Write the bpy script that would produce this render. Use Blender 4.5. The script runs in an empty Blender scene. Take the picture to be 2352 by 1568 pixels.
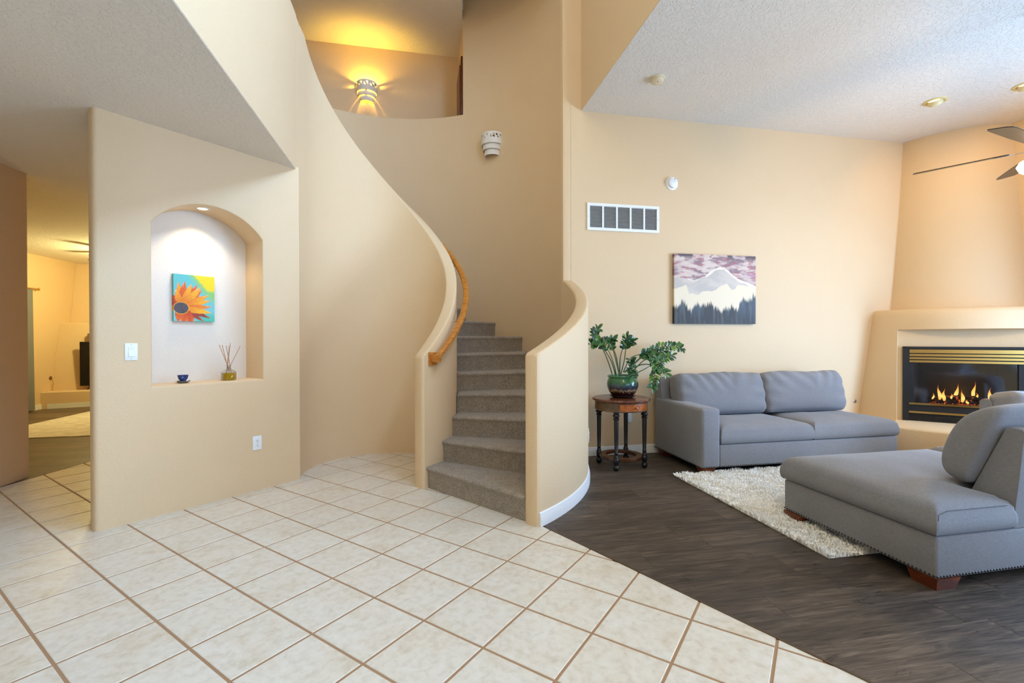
import bpy, bmesh, math, random
import numpy as np
from math import sin, cos, pi, radians, sqrt, atan2, exp
from mathutils import Vector, Matrix
random.seed(7); rng = np.random.default_rng(7)
sc = bpy.context.scene
COL = sc.collection
# ------------------------------------------------------------------ camera
# world axes: x along the living room's back wall, y towards it, z up
A = 0.1983; PITCH = 0.0061; ROLL = -0.0017; H = 1.2704; FPX = 1063.05
def cam_axes():
    f0 = Vector((sin(A), cos(A), 0)); r0 = Vector((cos(A), -sin(A), 0)); u0 = Vector((0, 0, 1))
    f = f0*cos(PITCH) - u0*sin(PITCH); u = f0*sin(PITCH) + u0*cos(PITCH)
    return r0*cos(ROLL) + u*sin(ROLL), -r0*sin(ROLL) + u*cos(ROLL), f
cr_, cu_, cf_ = cam_axes()
cam = bpy.data.objects.new('camera', bpy.data.cameras.new('camera')); COL.objects.link(cam)
cam.matrix_world = Matrix(((cr_.x, cu_.x, -cf_.x, 0), (cr_.y, cu_.y, -cf_.y, 0), (cr_.z, cu_.z, -cf_.z, H), (0, 0, 0, 1)))
cam.data.sensor_width = 36; cam.data.lens = FPX/2352*36; cam.data.clip_start = 0.05; cam.data.clip_end = 60
sc.camera = cam
def project(p):
    d = Vector(p) - Vector((0, 0, H)); y = d.dot(cf_)
    if y < 0.05: return None
    return 1176 + FPX*d.dot(cr_)/y, 784 - FPX*d.dot(cu_)/y
def in_frame(pts, m=60):
    for p in pts:
        q = project(p)
        if q and -m < q[0] < 2352+m and -m < q[1] < 1568+m: return True
    return False
# ------------------------------------------------------------------ world, daylight, exposure
sc.view_settings.view_transform = 'Standard'; sc.view_settings.look = 'None'
sc.view_settings.gamma = 1; sc.view_settings.use_curve_mapping = False
sc.view_settings.exposure = 0.06
sc.cycles.use_denoising = True
sc.cycles.max_bounces = 10; sc.cycles.diffuse_bounces = 6; sc.cycles.glossy_bounces = 4
sc.cycles.transmission_bounces = 8; sc.cycles.transparent_max_bounces = 12
sc.cycles.sample_clamp_indirect = 6.0
sc.cycles.caustics_reflective = False; sc.cycles.caustics_refractive = False
world = bpy.data.worlds.new('world'); sc.world = world; world.use_nodes = True
bg = world.node_tree.nodes['Background']; bg.inputs[0].default_value = (0.62, 0.78, 1.0, 1); bg.inputs[1].default_value = 1.0
def area(name, loc, rot, sx, sy, power, col):
    l = bpy.data.lights.new(name, 'AREA'); l.shape = 'RECTANGLE'; l.size = sx; l.size_y = sy; l.energy = power; l.color = col
    o = bpy.data.objects.new(name, l); COL.objects.link(o); o.location = loc; o.rotation_euler = rot; return o
DAY = (0.37, 0.62, 1.0)
YF = -2.6     # inner face of the front wall (behind the camera), where the windows are
area('daylight_clerestory', (1.717+0.20, 0.4, 5.45), (0, pi/2, 0), 1.5, 4.4, 600, DAY)
area('daylight_living_window', (4.2, YF-0.08, 1.75), (pi/2, 0, 0), 3.8, 2.3, 110, DAY)
area('daylight_patio_door', (6.65+0.22, 1.3, 1.35), (0, pi/2-0.20, 0), 2.4, 2.9, 490, DAY)
area('daylight_dining_window', (-2.35, YF-0.08, 1.55), (pi/2, 0, 0), 1.7, 1.6, 8, DAY)
def point(name, loc, power, col, r=0.03):
    l = bpy.data.lights.new(name, 'POINT'); l.energy = power; l.color = col; l.shadow_soft_size = r
    o = bpy.data.objects.new(name, l); COL.objects.link(o); o.location = loc; return o
def spot(name, loc, target, power, col, ang, blend=0.6, r=0.03):
    l = bpy.data.lights.new(name, 'SPOT'); l.energy = power; l.color = col; l.spot_size = ang; l.spot_blend = blend; l.shadow_soft_size = r
    o = bpy.data.objects.new(name, l); COL.objects.link(o); o.location = loc
    o.rotation_euler = (Vector(target)-Vector(loc)).to_track_quat('-Z', 'Y').to_euler(); return o
point('foyer_added_fill', (0.2, -1.3, 4.75), 100, (1.0, 0.80, 0.36), 0.30)  # added warm fill behind the camera, not a known lamp
# ------------------------------------------------------------------ materials
def srgb(r, g, b):
    f = lambda c: (c/255/12.92) if c/255 <= 0.04045 else ((c/255+0.055)/1.055)**2.4
    return (f(r), f(g), f(b), 1)
class NT:
    def __init__(s, name):
        s.m = bpy.data.materials.new(name); s.m.use_nodes = True; s.t = s.m.node_tree; s.n = s.t.nodes; s.b = s.n['Principled BSDF']
    def add(s, typ, **kw):
        n = s.n.new(typ)
        for k, v in kw.items():
            if hasattr(n, k): setattr(n, k, v)
            else: n.inputs[k].default_value = v
        return n
    def link(s, a, b): s.t.links.new(a, b)
    def set(s, **kw):
        for k, v in kw.items(): s.b.inputs[k.replace('_', ' ')].default_value = v
    def coord(s, scale=(1, 1, 1), space='Object', rnd=0.0):
        tc = s.add('ShaderNodeTexCoord'); mp = s.add('ShaderNodeMapping'); mp.inputs['Scale'].default_value = scale
        s.link(tc.outputs[space], mp.inputs[0])
        if rnd:
            oi = s.add('ShaderNodeObjectInfo'); mu = s.add('ShaderNodeMath', operation='MULTIPLY'); mu.inputs[1].default_value = rnd
            s.link(oi.outputs['Random'], mu.inputs[0]); s.link(mu.outputs[0], mp.inputs['Location'])
        return mp.outputs[0]
    def noise(s, co, scale, detail=3, rough=0.5, dist=0.0):
        n = s.add('ShaderNodeTexNoise'); n.inputs['Scale'].default_value = scale; n.inputs['Detail'].default_value = detail
        n.inputs['Roughness'].default_value = rough; n.inputs['Distortion'].default_value = dist; s.link(co, n.inputs['Vector']); return n.outputs['Fac']
    def ramp(s, fac, stops):
        r = s.add('ShaderNodeValToRGB'); e = r.color_ramp.elements
        while len(e) < len(stops): e.new(0.5)
        for el, (p, c) in zip(e, stops): el.position = p; el.color = c
        s.link(fac, r.inputs[0]); return r.outputs[0]
    def mix(s, fac, a, b, typ='MIX'):
        n = s.add('ShaderNodeMix', data_type='RGBA', blend_type=typ)
        for i, v in ((0, fac), (6, a), (7, b)):
            if isinstance(v, (tuple, float, int)): n.inputs[i].default_value = v
            else: s.link(v, n.inputs[i])
        return n.outputs[2]
    def bump(s, h, strength, dist):
        b = s.add('ShaderNodeBump'); b.inputs['Strength'].default_value = strength; b.inputs['Distance'].default_value = dist
        s.link(h, b.inputs['Height']); s.link(b.outputs[0], s.b.inputs['Normal'])
    def color(s, c): s.link(c, s.b.inputs['Base Color'])
def simple(name, col, rough=0.5, metal=0.0, emit=None, es=0.0, spec=None):
    t = NT(name); t.set(Base_Color=col, Roughness=rough, Metallic=metal)
    if emit: t.set(Emission_Color=emit, Emission_Strength=es)
    if spec is not None: t.b.inputs['Specular IOR Level'].default_value = spec
    return t.m
def m_paint(name, col, col2, bs=0.35):
    t = NT(name); co = t.coord()
    t.color(t.mix(t.noise(co, 2.2, 2), col, col2)); t.set(Roughness=0.62)
    n = t.noise(co, 75, 3, 0.55); r = t.ramp(n, [(0.38, (0, 0, 0, 1)), (0.62, (1, 1, 1, 1))]); t.bump(r, bs, 0.002); return t.m
PAINT = m_paint('wall_paint_beige', (0.71, 0.53, 0.325, 1), (0.685, 0.505, 0.305, 1))
def m_ceil(name, col):
    t = NT(name); co = t.coord(); t.set(Base_Color=col, Roughness=0.8)
    v = t.noise(co, 34, 4, 0.6, 0.7); r = t.ramp(v, [(0.46, (0, 0, 0, 1)), (0.56, (1, 1, 1, 1))]); t.bump(r, 0.55, 0.005); return t.m
CEIL = m_ceil('ceiling_knockdown_white', (0.77, 0.71, 0.63, 1))
def m_tile():
    t = NT('tile_ceramic'); co = t.coord(rnd=40)
    n1 = t.noise(co, 5, 5, 0.6, 0.6); n2 = t.noise(co, 26, 4, 0.6, 0.3); n3 = t.noise(co, 60, 4, 0.6)
    c = t.ramp(n1, [(0.30, srgb(198, 181, 154)), (0.46, srgb(213, 205, 190)), (0.72, srgb(218, 215, 207))])
    c = t.mix(0.5, c, t.ramp(n2, [(0.3, srgb(196, 184, 162)), (0.52, srgb(221, 213, 198)), (0.75, srgb(232, 228, 219))]))
    t.color(c); t.set(Roughness=0.34); t.bump(t.mix(0.4, n2, n3), 0.10, 0.002); return t.m
TILE = m_tile()
def m_plank(name, dark, mid, light):
    t = NT(name); co = t.coord((1.1, 9, 1), rnd=60); co2 = t.coord((3.2, 60, 1), rnd=60); co3 = t.coord((1.8, 5.0, 1), rnd=60)
    g = t.noise(co, 2.2, 8, 0.66, 1.4); g2 = t.noise(co2, 2.0, 4, 0.6, 0.3); g3 = t.noise(co3, 2.4, 4, 0.6, 2.0)
    c = t.ramp(g, [(0.28, dark), (0.5, mid), (0.72, light)])
    c = t.mix(0.42, c, t.ramp(g2, [(0.3, dark), (0.7, light)]))
    c = t.mix(t.ramp(g3, [(0.26, (0.75,)*3+(1,)), (0.38, (0, 0, 0, 1))]), c, (dark[0]*0.45, dark[1]*0.45, dark[2]*0.45, 1))
    oi = t.add('ShaderNodeObjectInfo'); hs = t.add('ShaderNodeHueSaturation'); mr = t.add('ShaderNodeMapRange')
    mr.inputs[3].default_value = 0.80; mr.inputs[4].default_value = 1.22
    t.link(oi.outputs['Random'], mr.inputs[0]); t.link(mr.outputs[0], hs.inputs['Value']); t.link(c, hs.inputs['Color']); t.color(hs.outputs[0])
    t.set(Roughness=0.5); t.b.inputs['Specular IOR Level'].default_value = 0.35; t.bump(g2, 0.18, 0.0015); return t.m
PLANK = m_plank('plank_vinyl_dark', srgb(26, 20, 16), srgb(62, 52, 44), srgb(118, 101, 86))
PLANK2 = m_plank('plank_den_brown', srgb(62, 52, 44), srgb(98, 82, 68), srgb(128, 108, 90))
def m_carpet():
    t = NT('carpet_taupe'); co = t.coord()
    n1 = t.noise(co, 14, 4, 0.65); n2 = t.noise(co, 110, 4, 0.75); n3 = t.noise(co, 420, 2, 0.7)
    c = t.mix(0.55, t.ramp(n1, [(0.3, srgb(126, 114, 101)), (0.7, srgb(164, 151, 136))]), t.ramp(n2, [(0.34, srgb(70, 60, 50)), (0.5, srgb(146, 133, 118)), (0.66, srgb(212, 198, 180))]))
    t.color(c); t.set(Roughness=0.95); t.b.inputs['Sheen Weight'].default_value = 0.25
    t.bump(t.mix(0.5, n2, n3), 0.9, 0.006); return t.m
CARPET = m_carpet()
def m_fabric():
    t = NT('fabric_grey_heather'); co = t.coord((1, 1, 3.5)); co1 = t.coord()
    n1 = t.noise(co, 60, 4, 0.7); n2 = t.noise(co1, 420, 2, 0.6); n3 = t.noise(co1, 3, 2)
    c = t.mix(0.5, t.ramp(n1, [(0.3, srgb(104, 103, 106)), (0.7, srgb(146, 145, 149))]), t.ramp(n2, [(0.3, srgb(96, 95, 98)), (0.7, srgb(150, 149, 153))]))
    c = t.mix(0.25, c, t.ramp(n3, [(0.3, srgb(110, 109, 112)), (0.7, srgb(138, 137, 141))]))
    t.color(c); t.set(Roughness=0.9); t.b.inputs['Sheen Weight'].default_value = 0.2; t.bump(n2, 0.35, 0.002); return t.m
FABRIC = m_fabric()
def m_wood(name, c1, c2, c3, rough=0.35, sc_=(1, 1, 1), k=6):
    t = NT(name); co = t.coord(sc_); g = t.noise(co, k, 6, 0.6, 1.2)
    t.color(t.ramp(g, [(0.3, c1), (0.5, c2), (0.72, c3)])); t.set(Roughness=rough); return t.m
OAK = m_wood('oak_honey', srgb(150, 88, 28), srgb(186, 118, 44), srgb(206, 144, 66), 0.3, (1, 1, 8), 9)
WALNUT = m_wood('leg_wood_cherry', srgb(66, 26, 10), srgb(104, 46, 18), srgb(132, 64, 28), 0.28, (1, 1, 4))
TABLETOP = m_wood('table_wood_mahogany', srgb(70, 34, 20), srgb(98, 52, 32), srgb(120, 68, 44), 0.22, (3, 1, 1))
BURL = m_wood('table_wood_burl', srgb(92, 40, 10), srgb(158, 80, 24), srgb(186, 104, 40), 0.25, (1, 1, 1), 22)
EBONY = m_wood('table_wood_ebonised', srgb(6, 4, 3), srgb(13, 9, 7), srgb(26, 16, 10), 0.38, (1, 1, 1), 14)
DOORWOOD = m_wood('door_wood_dark', srgb(62, 26, 12), srgb(92, 42, 20), srgb(110, 54, 28), 0.3, (3, 3, 1))
WHITE = simple('white_enamel', (0.82, 0.83, 0.84, 1), 0.35)
TRIM = simple('trim_white', (0.80, 0.80, 0.79, 1), 0.4)
IVORY = simple('ivory_plastic', srgb(222, 206, 172), 0.45)
CERAMIC = simple('bisque_ceramic', (0.72, 0.68, 0.62, 1), 0.6)
BLACK = simple('black_metal', (0.008, 0.008, 0.010, 1), 0.4)
BLACKGLOSS = simple('black_gloss', (0.006, 0.006, 0.008, 1), 0.12)
DARK = simple('dark_void', (0.012, 0.012, 0.012, 1), 0.8)
BRASS = simple('brass_polished', (0.78, 0.52, 0.16, 1), 0.22, 1.0)
STEEL = simple('steel_brushed', (0.55, 0.56, 0.58, 1), 0.3, 1.0)
NAIL = simple('nail_bronze', (0.035, 0.03, 0.028, 1), 0.28, 0.6)
SLATGREY = simple('louvre_grey', (0.50, 0.50, 0.49, 1), 0.5)
BLADE = m_wood('fan_blade_dark', srgb(22, 15, 12), srgb(36, 26, 21), srgb(48, 34, 28), 0.28, (1, 6, 1), 4)
def m_attr(name, rough=0.6):
    t = NT(name); a = t.add('ShaderNodeAttribute'); a.attribute_name = 'Col'; t.color(a.outputs['Color']); t.set(Roughness=rough)
    n = t.noise(t.coord(), 260, 2); t.bump(n, 0.12, 0.001); return t.m
PRINT = m_attr('painted_canvas')
# ------------------------------------------------------------------ geometry helpers
WL = {}
def wloc(o):
    return WL.get(o, Vector((0, 0, 0))) if o else Vector((0, 0, 0))
def link_obj(name, me, mat, parent=None):
    o = bpy.data.objects.new(name, me); COL.objects.link(o)
    if mat is not None: me.materials.append(mat)
    if parent is not None: o.parent = parent; WL[o] = wloc(parent)
    return o
def tag(o, label=None, cat=None, group=None, kind=None):
    if label: o['label'] = label
    if cat: o['category'] = cat
    if group: o['group'] = group
    if kind: o['kind'] = kind
    return o
def thing(name, label, cat, loc=(0, 0, 0), rotz=0.0, group=None):
    o = bpy.data.objects.new(name, None); COL.objects.link(o); o.location = loc; o.rotation_euler = (0, 0, rotz)
    o.empty_display_size = 0.1; WL[o] = Vector(loc) if rotz == 0 else Vector((0, 0, 0)); return tag(o, label, cat, group)
class MB:
    """collects geometry; build() makes one mesh object. Coordinates are world (parent unrotated) or local (parent rotated)."""
    def __init__(s): s.v = []; s.f = []
    def add(s, v, f):
        k = len(s.v); s.v += [tuple(p) for p in v]; s.f += [tuple(i+k for i in q) for q in f]; return s
    def box(s, x0, x1, y0, y1, z0, z1, bev=0, seg=2):
        if bev <= 0:
            v = [(x, y, z) for z in (z0, z1) for x, y in ((x0, y0), (x1, y0), (x1, y1), (x0, y1))]
            return s.add(v, [(3, 2, 1, 0), (4, 5, 6, 7), (0, 1, 5, 4), (1, 2, 6, 5), (2, 3, 7, 6), (3, 0, 4, 7)])
        bm = bmesh.new(); bmesh.ops.create_cube(bm, size=1)
        for w in bm.verts: w.co = Vector(((x0+x1)/2+w.co.x*(x1-x0), (y0+y1)/2+w.co.y*(y1-y0), (z0+z1)/2+w.co.z*(z1-z0)))
        bmesh.ops.bevel(bm, geom=bm.edges[:], offset=bev, segments=seg, profile=0.5, affect='EDGES'); return s.bm(bm)
    def bm(s, bm):
        bm.verts.index_update(); s.add([w.co[:] for w in bm.verts], [[w.index for w in f.verts] for f in bm.faces]); bm.free(); return s
    def prism(s, poly, z0, z1):
        n = len(poly); v = [(x, y, z0) for x, y in poly] + [(x, y, z1) for x, y in poly]
        return s.add(v, [tuple(range(n-1, -1, -1)), tuple(range(n, 2*n))] + [(i, (i+1) % n, n+(i+1) % n, n+i) for i in range(n)])
    def lathe(s, prof, c=(0, 0, 0), n=24, a0=0, a1=2*pi, M=None):
        full = abs(a1-a0-2*pi) < 1e-6; m = n if full else n+1; v = []
        for i in range(m):
            t = a0+(a1-a0)*i/n
            for r, z in prof:
                p = Vector((r*cos(t), r*sin(t), z)); p = M @ p if M else p; v.append(p+Vector(c))
        k = len(prof); f = []
        for i in range(n):
            j = (i+1) % m
            for q in range(k-1): f.append((i*k+q, j*k+q, j*k+q+1, i*k+q+1))
        return s.add(v, f)
    def tube(s, pts, r, n=8, cap=True):
        pts = [Vector(p) for p in pts]; rr = r if isinstance(r, (list, tuple)) else [r]*len(pts); v = []; up = Vector((0.13, 0.21, 0.97))
        for i, p in enumerate(pts):
            d = (pts[min(i+1, len(pts)-1)]-pts[max(i-1, 0)]).normalized(); a = d.cross(up)
            if a.length < 1e-3: a = d.cross(Vector((1, 0, 0)))
            a.normalize(); b = d.cross(a)
            v += [p+(a*cos(2*pi*k/n)+b*sin(2*pi*k/n))*rr[i] for k in range(n)]
        f = [(i*n+k, i*n+(k+1) % n, (i+1)*n+(k+1) % n, (i+1)*n+k) for i in range(len(pts)-1) for k in range(n)]
        if cap: f += [tuple(range(n-1, -1, -1)), tuple((len(pts)-1)*n+k for k in range(n))]
        return s.add(v, f)
    def loft(s, secs, close=True, cap=True):
        n = len(secs[0]); v = [p for q in secs for p in q]; f = []
        for i in range(len(secs)-1):
            for k in range(n if close else n-1): f.append((i*n+k, i*n+(k+1) % n, (i+1)*n+(k+1) % n, (i+1)*n+k))
        if cap: f += [tuple(range(n-1, -1, -1)), tuple((len(secs)-1)*n+k for k in range(n))]
        return s.add(v, f)
    def build(s, name, mat, parent=None, smooth=None, fix=True, local=False, sub=0):
        L = Vector((0, 0, 0)) if local else wloc(parent)
        me = bpy.data.meshes.new(name); me.from_pydata([(p[0]-L[0], p[1]-L[1], p[2]-L[2]) for p in s.v], [], s.f)
        if fix:
            bm = bmesh.new(); bm.from_mesh(me); bmesh.ops.remove_doubles(bm, verts=bm.verts, dist=1e-5)
            bmesh.ops.recalc_face_normals(bm, faces=bm.faces); bm.to_mesh(me); bm.free()
        if smooth is not None:
            me.polygons.foreach_set('use_smooth', [True]*len(me.polygons)); me.set_sharp_from_angle(angle=radians(smooth))
        me.update(); return link_obj(name, me, mat, parent)
def struct(name, mb, mat, parent=None, smooth=None):
    o = mb.build(name, mat, parent, smooth)
    if parent is None: o['kind'] = 'structure'
    return o
def copy_tree(o, parent=None):
    c = o.copy(); COL.objects.link(c); c.parent = parent
    for ch in list(o.children): copy_tree(ch, c)
    return c
def clip(poly, px, py, nx, ny):
    """keep the part of the polygon where (p-P).n >= 0"""
    out = []
    for i in range(len(poly)):
        a, b = poly[i], poly[(i+1) % len(poly)]; da = (a[0]-px)*nx+(a[1]-py)*ny; db = (b[0]-px)*nx+(b[1]-py)*ny
        if da >= 0: out.append(a)
        if (da >= 0) != (db >= 0):
            t = da/(da-db); out.append((a[0]+(b[0]-a[0])*t, a[1]+(b[1]-a[1])*t))
    return out
def poly_area(p): return abs(sum(p[i][0]*p[(i+1) % len(p)][1]-p[(i+1) % len(p)][0]*p[i][1] for i in range(len(p))))/2
def slab_mesh(name, poly, z0, z1, ch, mat):
    """flat piece with a chamfered upper edge"""
    cx = sum(p[0] for p in poly)/len(poly); cy = sum(p[1] for p in poly)/len(poly); n = len(poly); top = []
    for x, y in poly:
        d = max(sqrt((x-cx)**2+(y-cy)**2), 1e-4); k = max(0.2, 1-ch*1.4/d); top.append((cx+(x-cx)*k, cy+(y-cy)*k))
    v = [(x, y, z0) for x, y in poly]+[(x, y, z1-ch*0.6) for x, y in poly]+[(x, y, z1) for x, y in top]
    f = [(i+q*n, (i+1) % n+q*n, (i+1) % n+(q+1)*n, i+(q+1)*n) for q in (0, 1) for i in range(n)]+[tuple(range(2*n, 3*n))]
    me = bpy.data.meshes.new(name); me.from_pydata(v, [], f); me.materials.append(mat)
    bm = bmesh.new(); bm.from_mesh(me); bmesh.ops.recalc_face_normals(bm, faces=bm.faces); bm.to_mesh(me); bm.free()
    return me
def prop_child(name, me, parent, loc=(0, 0, 0), rz=0):
    o = bpy.data.objects.new(name, me); COL.objects.link(o); o.parent = parent; o.location = loc; o.rotation_euler = (0, 0, rz); return o
# ------------------------------------------------------------------ plan of the house
CX, CY = -0.42, 4.67                      # axis of the winding stair
def pol(r, deg, z=0.0): return (CX+r*cos(radians(deg)), CY+r*sin(radians(deg)), z)
YB = 4.745                                # back wall of the living room
ZL, ZLOW, ZUP, ZTOP = 3.717, 2.795, 3.16, 5.605   # living ceiling, low ceiling, upper floor, top ceiling
ZF = 6.55
XS, XR, XG = 1.717, 6.65, -1.08           # edge of the living ceiling, right wall, upper guard wall
RI = 1.93; RO = 2.045                     # outer stair wall
NL = Vector((-2.095, 3.517)); NR = Vector((-1.082, 4.463)); ND = (NR-NL).normalized(); NN = Vector((-ND.y, ND.x))
def npt(s, z, off=0.0): return (NL.x+ND.x*s+NN.x*off, NL.y+ND.y*s+NN.y*off, z)
BD = (0.446, -0.895); BP = (0.830, 3.000)         # tile / wood joint in front of the stair
BN = (BD[1], -BD[0])                              # points to the tile side (-x)
DP = (-3.482, 5.034); DN = (0.980, -0.199)        # tile / wood joint of the den, normal to the tile side
# ---- floor: grout bed with separate tiles
floor = struct('floor', MB().box(-8.2, 6.9, -2.75, 11.3, -0.12, -0.0025), simple('grout_brown', srgb(164, 130, 98), 0.9))
TP = 0.335; GR = 0.0115; TS = TP-GR
OX, OY = -2.8249, 3.5423; q = 1/sqrt(2)
full_tile = slab_mesh('tile', [(-TS/2, -TS/2), (TS/2, -TS/2), (TS/2, TS/2), (-TS/2, TS/2)], -0.012, 0.0, 0.003, TILE)
cand = []; rest = MB()
for i in range(-14, 16):
    for j in range(-14, 26):
        cx = OX+((i+0.5)+(j+0.5))*TP*q; cy = OY+((i+0.5)-(j+0.5))*TP*q
        if not (-3.9 < cx < 4.2 and -2.8 < cy < 6.6): continue
        sq = [(cx+(a+b)*TS/2*q, cy+(a-b)*TS/2*q) for a, b in ((-1, -1), (1, -1), (1, 1), (-1, 1))]
        pl = clip(sq, BP[0], BP[1], BN[0], BN[1]) if sqrt((cx-CX)**2+(cy-CY)**2) > 1.1 else sq
        if len(pl) > 2: pl = clip(pl, DP[0], DP[1], DN[0], DN[1])
        if len(pl) < 3 or poly_area(pl) < 4e-4: continue
        rr = sqrt((cx-CX)**2+(cy-CY)**2); th = math.degrees(atan2(cy-CY, cx-CX))
        hidden = all(0.80 < sqrt((x-CX)**2+(y-CY)**2) < 2.0 and -44 < math.degrees(atan2(y-CY, x-CX)) < 150 for x, y in sq)
        if hidden: continue
        cand.append((pl, poly_area(pl) > TS*TS*0.999, cx, cy, in_frame([(x, y, 0) for x, y in pl], 30)))
vis = sorted([c for c in cand if c[4]], key=lambda c: c[2]**2+c[3]**2)
for k, (pl, isfull, cx, cy, inf) in enumerate(vis[:300]):
    if isfull: prop_child('tile', full_tile, floor, (cx, cy, 0), pi/4)
    else:
        gx = sum(p[0] for p in pl)/len(pl); gy = sum(p[1] for p in pl)/len(pl)
        prop_child('tile', slab_mesh('tile', [(x-gx, y-gy) for x, y in pl], -0.012, 0.0, 0.002, TILE), floor, (gx, gy, 0))
for pl, isfull, cx, cy, inf in vis[300:]+[c for c in cand if not c[4]]: rest.prism(pl, -0.012, 0.0)
tag(rest.build('tile_field', TILE, floor), kind='stuff')
# ---- wood floors: separate planks
def planks(parent, x0, x1, y0, y1, mat, clips, w=0.18, ln=1.22):
    full = slab_mesh('plank', [(-ln/2+.0008, -w/2+.0008), (ln/2-.0008, -w/2+.0008), (ln/2-.0008, w/2-.0008), (-ln/2+.0008, w/2-.0008)], -0.008, 0.001, 0.0012, mat)
    other = MB(); y = y0; r = 0
    while y < y1:
        x = x0-((r*0.437+0.17*(r % 3)) % 1.0)*ln
        while x < x1:
            pl = [(x, y), (x+ln, y), (x+ln, y+w), (x, y+w)]
            for c in clips: pl = clip(pl, *c) if len(pl) > 2 else pl
            if len(pl) > 2 and poly_area(pl) > 3e-4:
                if not in_frame([(a, b, 0) for a, b in pl]+[(x+ln/2, y+w/2, 0)], 20): other.prism(pl, -0.008, 0.001)
                elif poly_area(pl) > ln*w*0.999: prop_child('plank', full, parent, (x+ln/2, y+w/2, 0))
                else:
                    gx = sum(p[0] for p in pl)/len(pl); gy = sum(p[1] for p in pl)/len(pl)
                    prop_child('plank', slab_mesh('plank', [(a-gx, b-gy) for a, b in pl], -0.008, 0.001, 0.0012, mat), parent, (gx, gy, 0))
            x += ln
        y += w; r += 1
    if other.v: tag(other.build('plank_field', mat, parent), kind='stuff')
SEAM = simple('plank_seam', (0.02, 0.016, 0.013, 1), 0.9)
fl = struct('floor_living', MB().prism(clip([(0.8, -2.7), (6.7, -2.7), (6.7, 4.8), (0.8, 4.8)], BP[0], BP[1], -BN[0], -BN[1]), -0.05, -0.0012), SEAM)
tclip = (BP[0]-BN[0]*0.010, BP[1]-BN[1]*0.010, -BN[0], -BN[1])
planks(fl, 0.55, 6.7, -2.7, 4.75, PLANK, [tclip, (0.8, 0, 1, 0), (6.66, 0, -1, 0), (0, 4.75, 0, -1)])
fd = struct('floor_den', MB().prism(clip([(-7, 4.4), (-3.0, 4.4), (-3.0, 11.1), (-7, 11.1)], DP[0], DP[1], -DN[0], -DN[1]), -0.05, -0.0012), SEAM)
planks(fd, -6.9, -3.1, 4.5, 11.0, PLANK2, [(DP[0]-DN[0]*0.006, DP[1]-DN[1]*0.006, -DN[0], -DN[1]), (0, 11, 0, -1)])
STRIP = simple('threshold_dark_brown', srgb(70, 50, 26), 0.45)
def strip(name, p, d, l0, l1, w):
    n = (-d[1], d[0]); P = lambda l, o: (p[0]+d[0]*l+n[0]*o, p[1]+d[1]*l+n[1]*o)
    return struct(name, MB().prism([P(l0, -w/2), P(l1, -w/2), P(l1, w/2), P(l0, w/2)], -0.01, 0.0022), STRIP)
strip('trim_1', (BP[0]-BN[0]*0.004, BP[1]-BN[1]*0.004), BD, 0.0, 6.2, 0.013)
strip('trim_2', DP, (0.199, 0.980), -0.6, 1.4, 0.012)
# ---- straight walls
def wall(name, x0, x1, y0, y1, z0, z1, bev=0.0, mat=PAINT): return struct(name, MB().box(x0, x1, y0, y1, z0, z1, bev, 3), mat, smooth=40 if bev else None)
wall('wall_living_back', 1.60, XR+0.15, YB, YB+0.14, -0.02, ZL+0.1)
wall('wall_living_back_upper', 1.56, XS+0.14, YB, YB+0.14, ZL+0.1, ZF+0.1)
lr_ = MB(); HR = (-0.15, 2.75, 0.12, 2.58)
fr_ = MB()
def wall_holes_x(mb, y0, y1, z0, z1, x0, x1, holes):
    ys = sorted({y0, y1} | {h[0] for h in holes} | {h[1] for h in holes}); zz = sorted({z0, z1} | {h[2] for h in holes} | {h[3] for h in holes})
    for i in range(len(ys)-1):
        for k in range(len(zz)-1):
            my, mz = (ys[i]+ys[i+1])/2, (zz[k]+zz[k+1])/2
            if not any(h[0] < my < h[1] and h[2] < mz < h[3] for h in holes): mb.box(x0, x1, ys[i], ys[i+1], zz[k], zz[k+1])
wall_holes_x(fr_, -2.75, YB+0.01, ZL+0.004, ZF+0.1, XS, XS+0.14, [(-1.8, 2.6, 4.7, 6.2)]); struct('wall_foyer_upper_right', fr_, PAINT)
wall_holes_x(lr_, -2.75, YB+0.14, -0.02, ZL+0.1, XR, XR+0.14, [HR]); struct('wall_living_right', lr_, PAINT)
wp = MB()
for b in ((HR[0], HR[1], HR[2], HR[2]+0.07), (HR[0], HR[1], HR[3]-0.07, HR[3]), (HR[0], HR[0]+0.07, HR[2], HR[3]), (HR[1]-0.07, HR[1], HR[2], HR[3]), (1.265, 1.335, HR[2], HR[3])): wp.box(XR+0.05, XR+0.10, b[0], b[1], b[2], b[3])
struct('window_4', wp, TRIM)
wf = MB()
for b in ((-1.8, 2.6, 4.7, 4.76), (-1.8, 2.6, 6.14, 6.2), (-1.8, -1.74, 4.7, 6.2), (2.54, 2.6, 4.7, 6.2), (-0.36, -0.30, 4.7, 6.2), (1.10, 1.16, 4.7, 6.2)): wf.box(XS+0.05, XS+0.09, b[0], b[1], b[2], b[3])
struct('window_3', wf, TRIM)
wall('wall_left', -3.66, -3.54, -2.75, 5.085, -0.02, ZLOW+0.05, 0.022)
wall('wall_upper_guard', XG-0.135, XG, -2.75, 4.50, ZLOW+0.004, 4.195)
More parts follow.
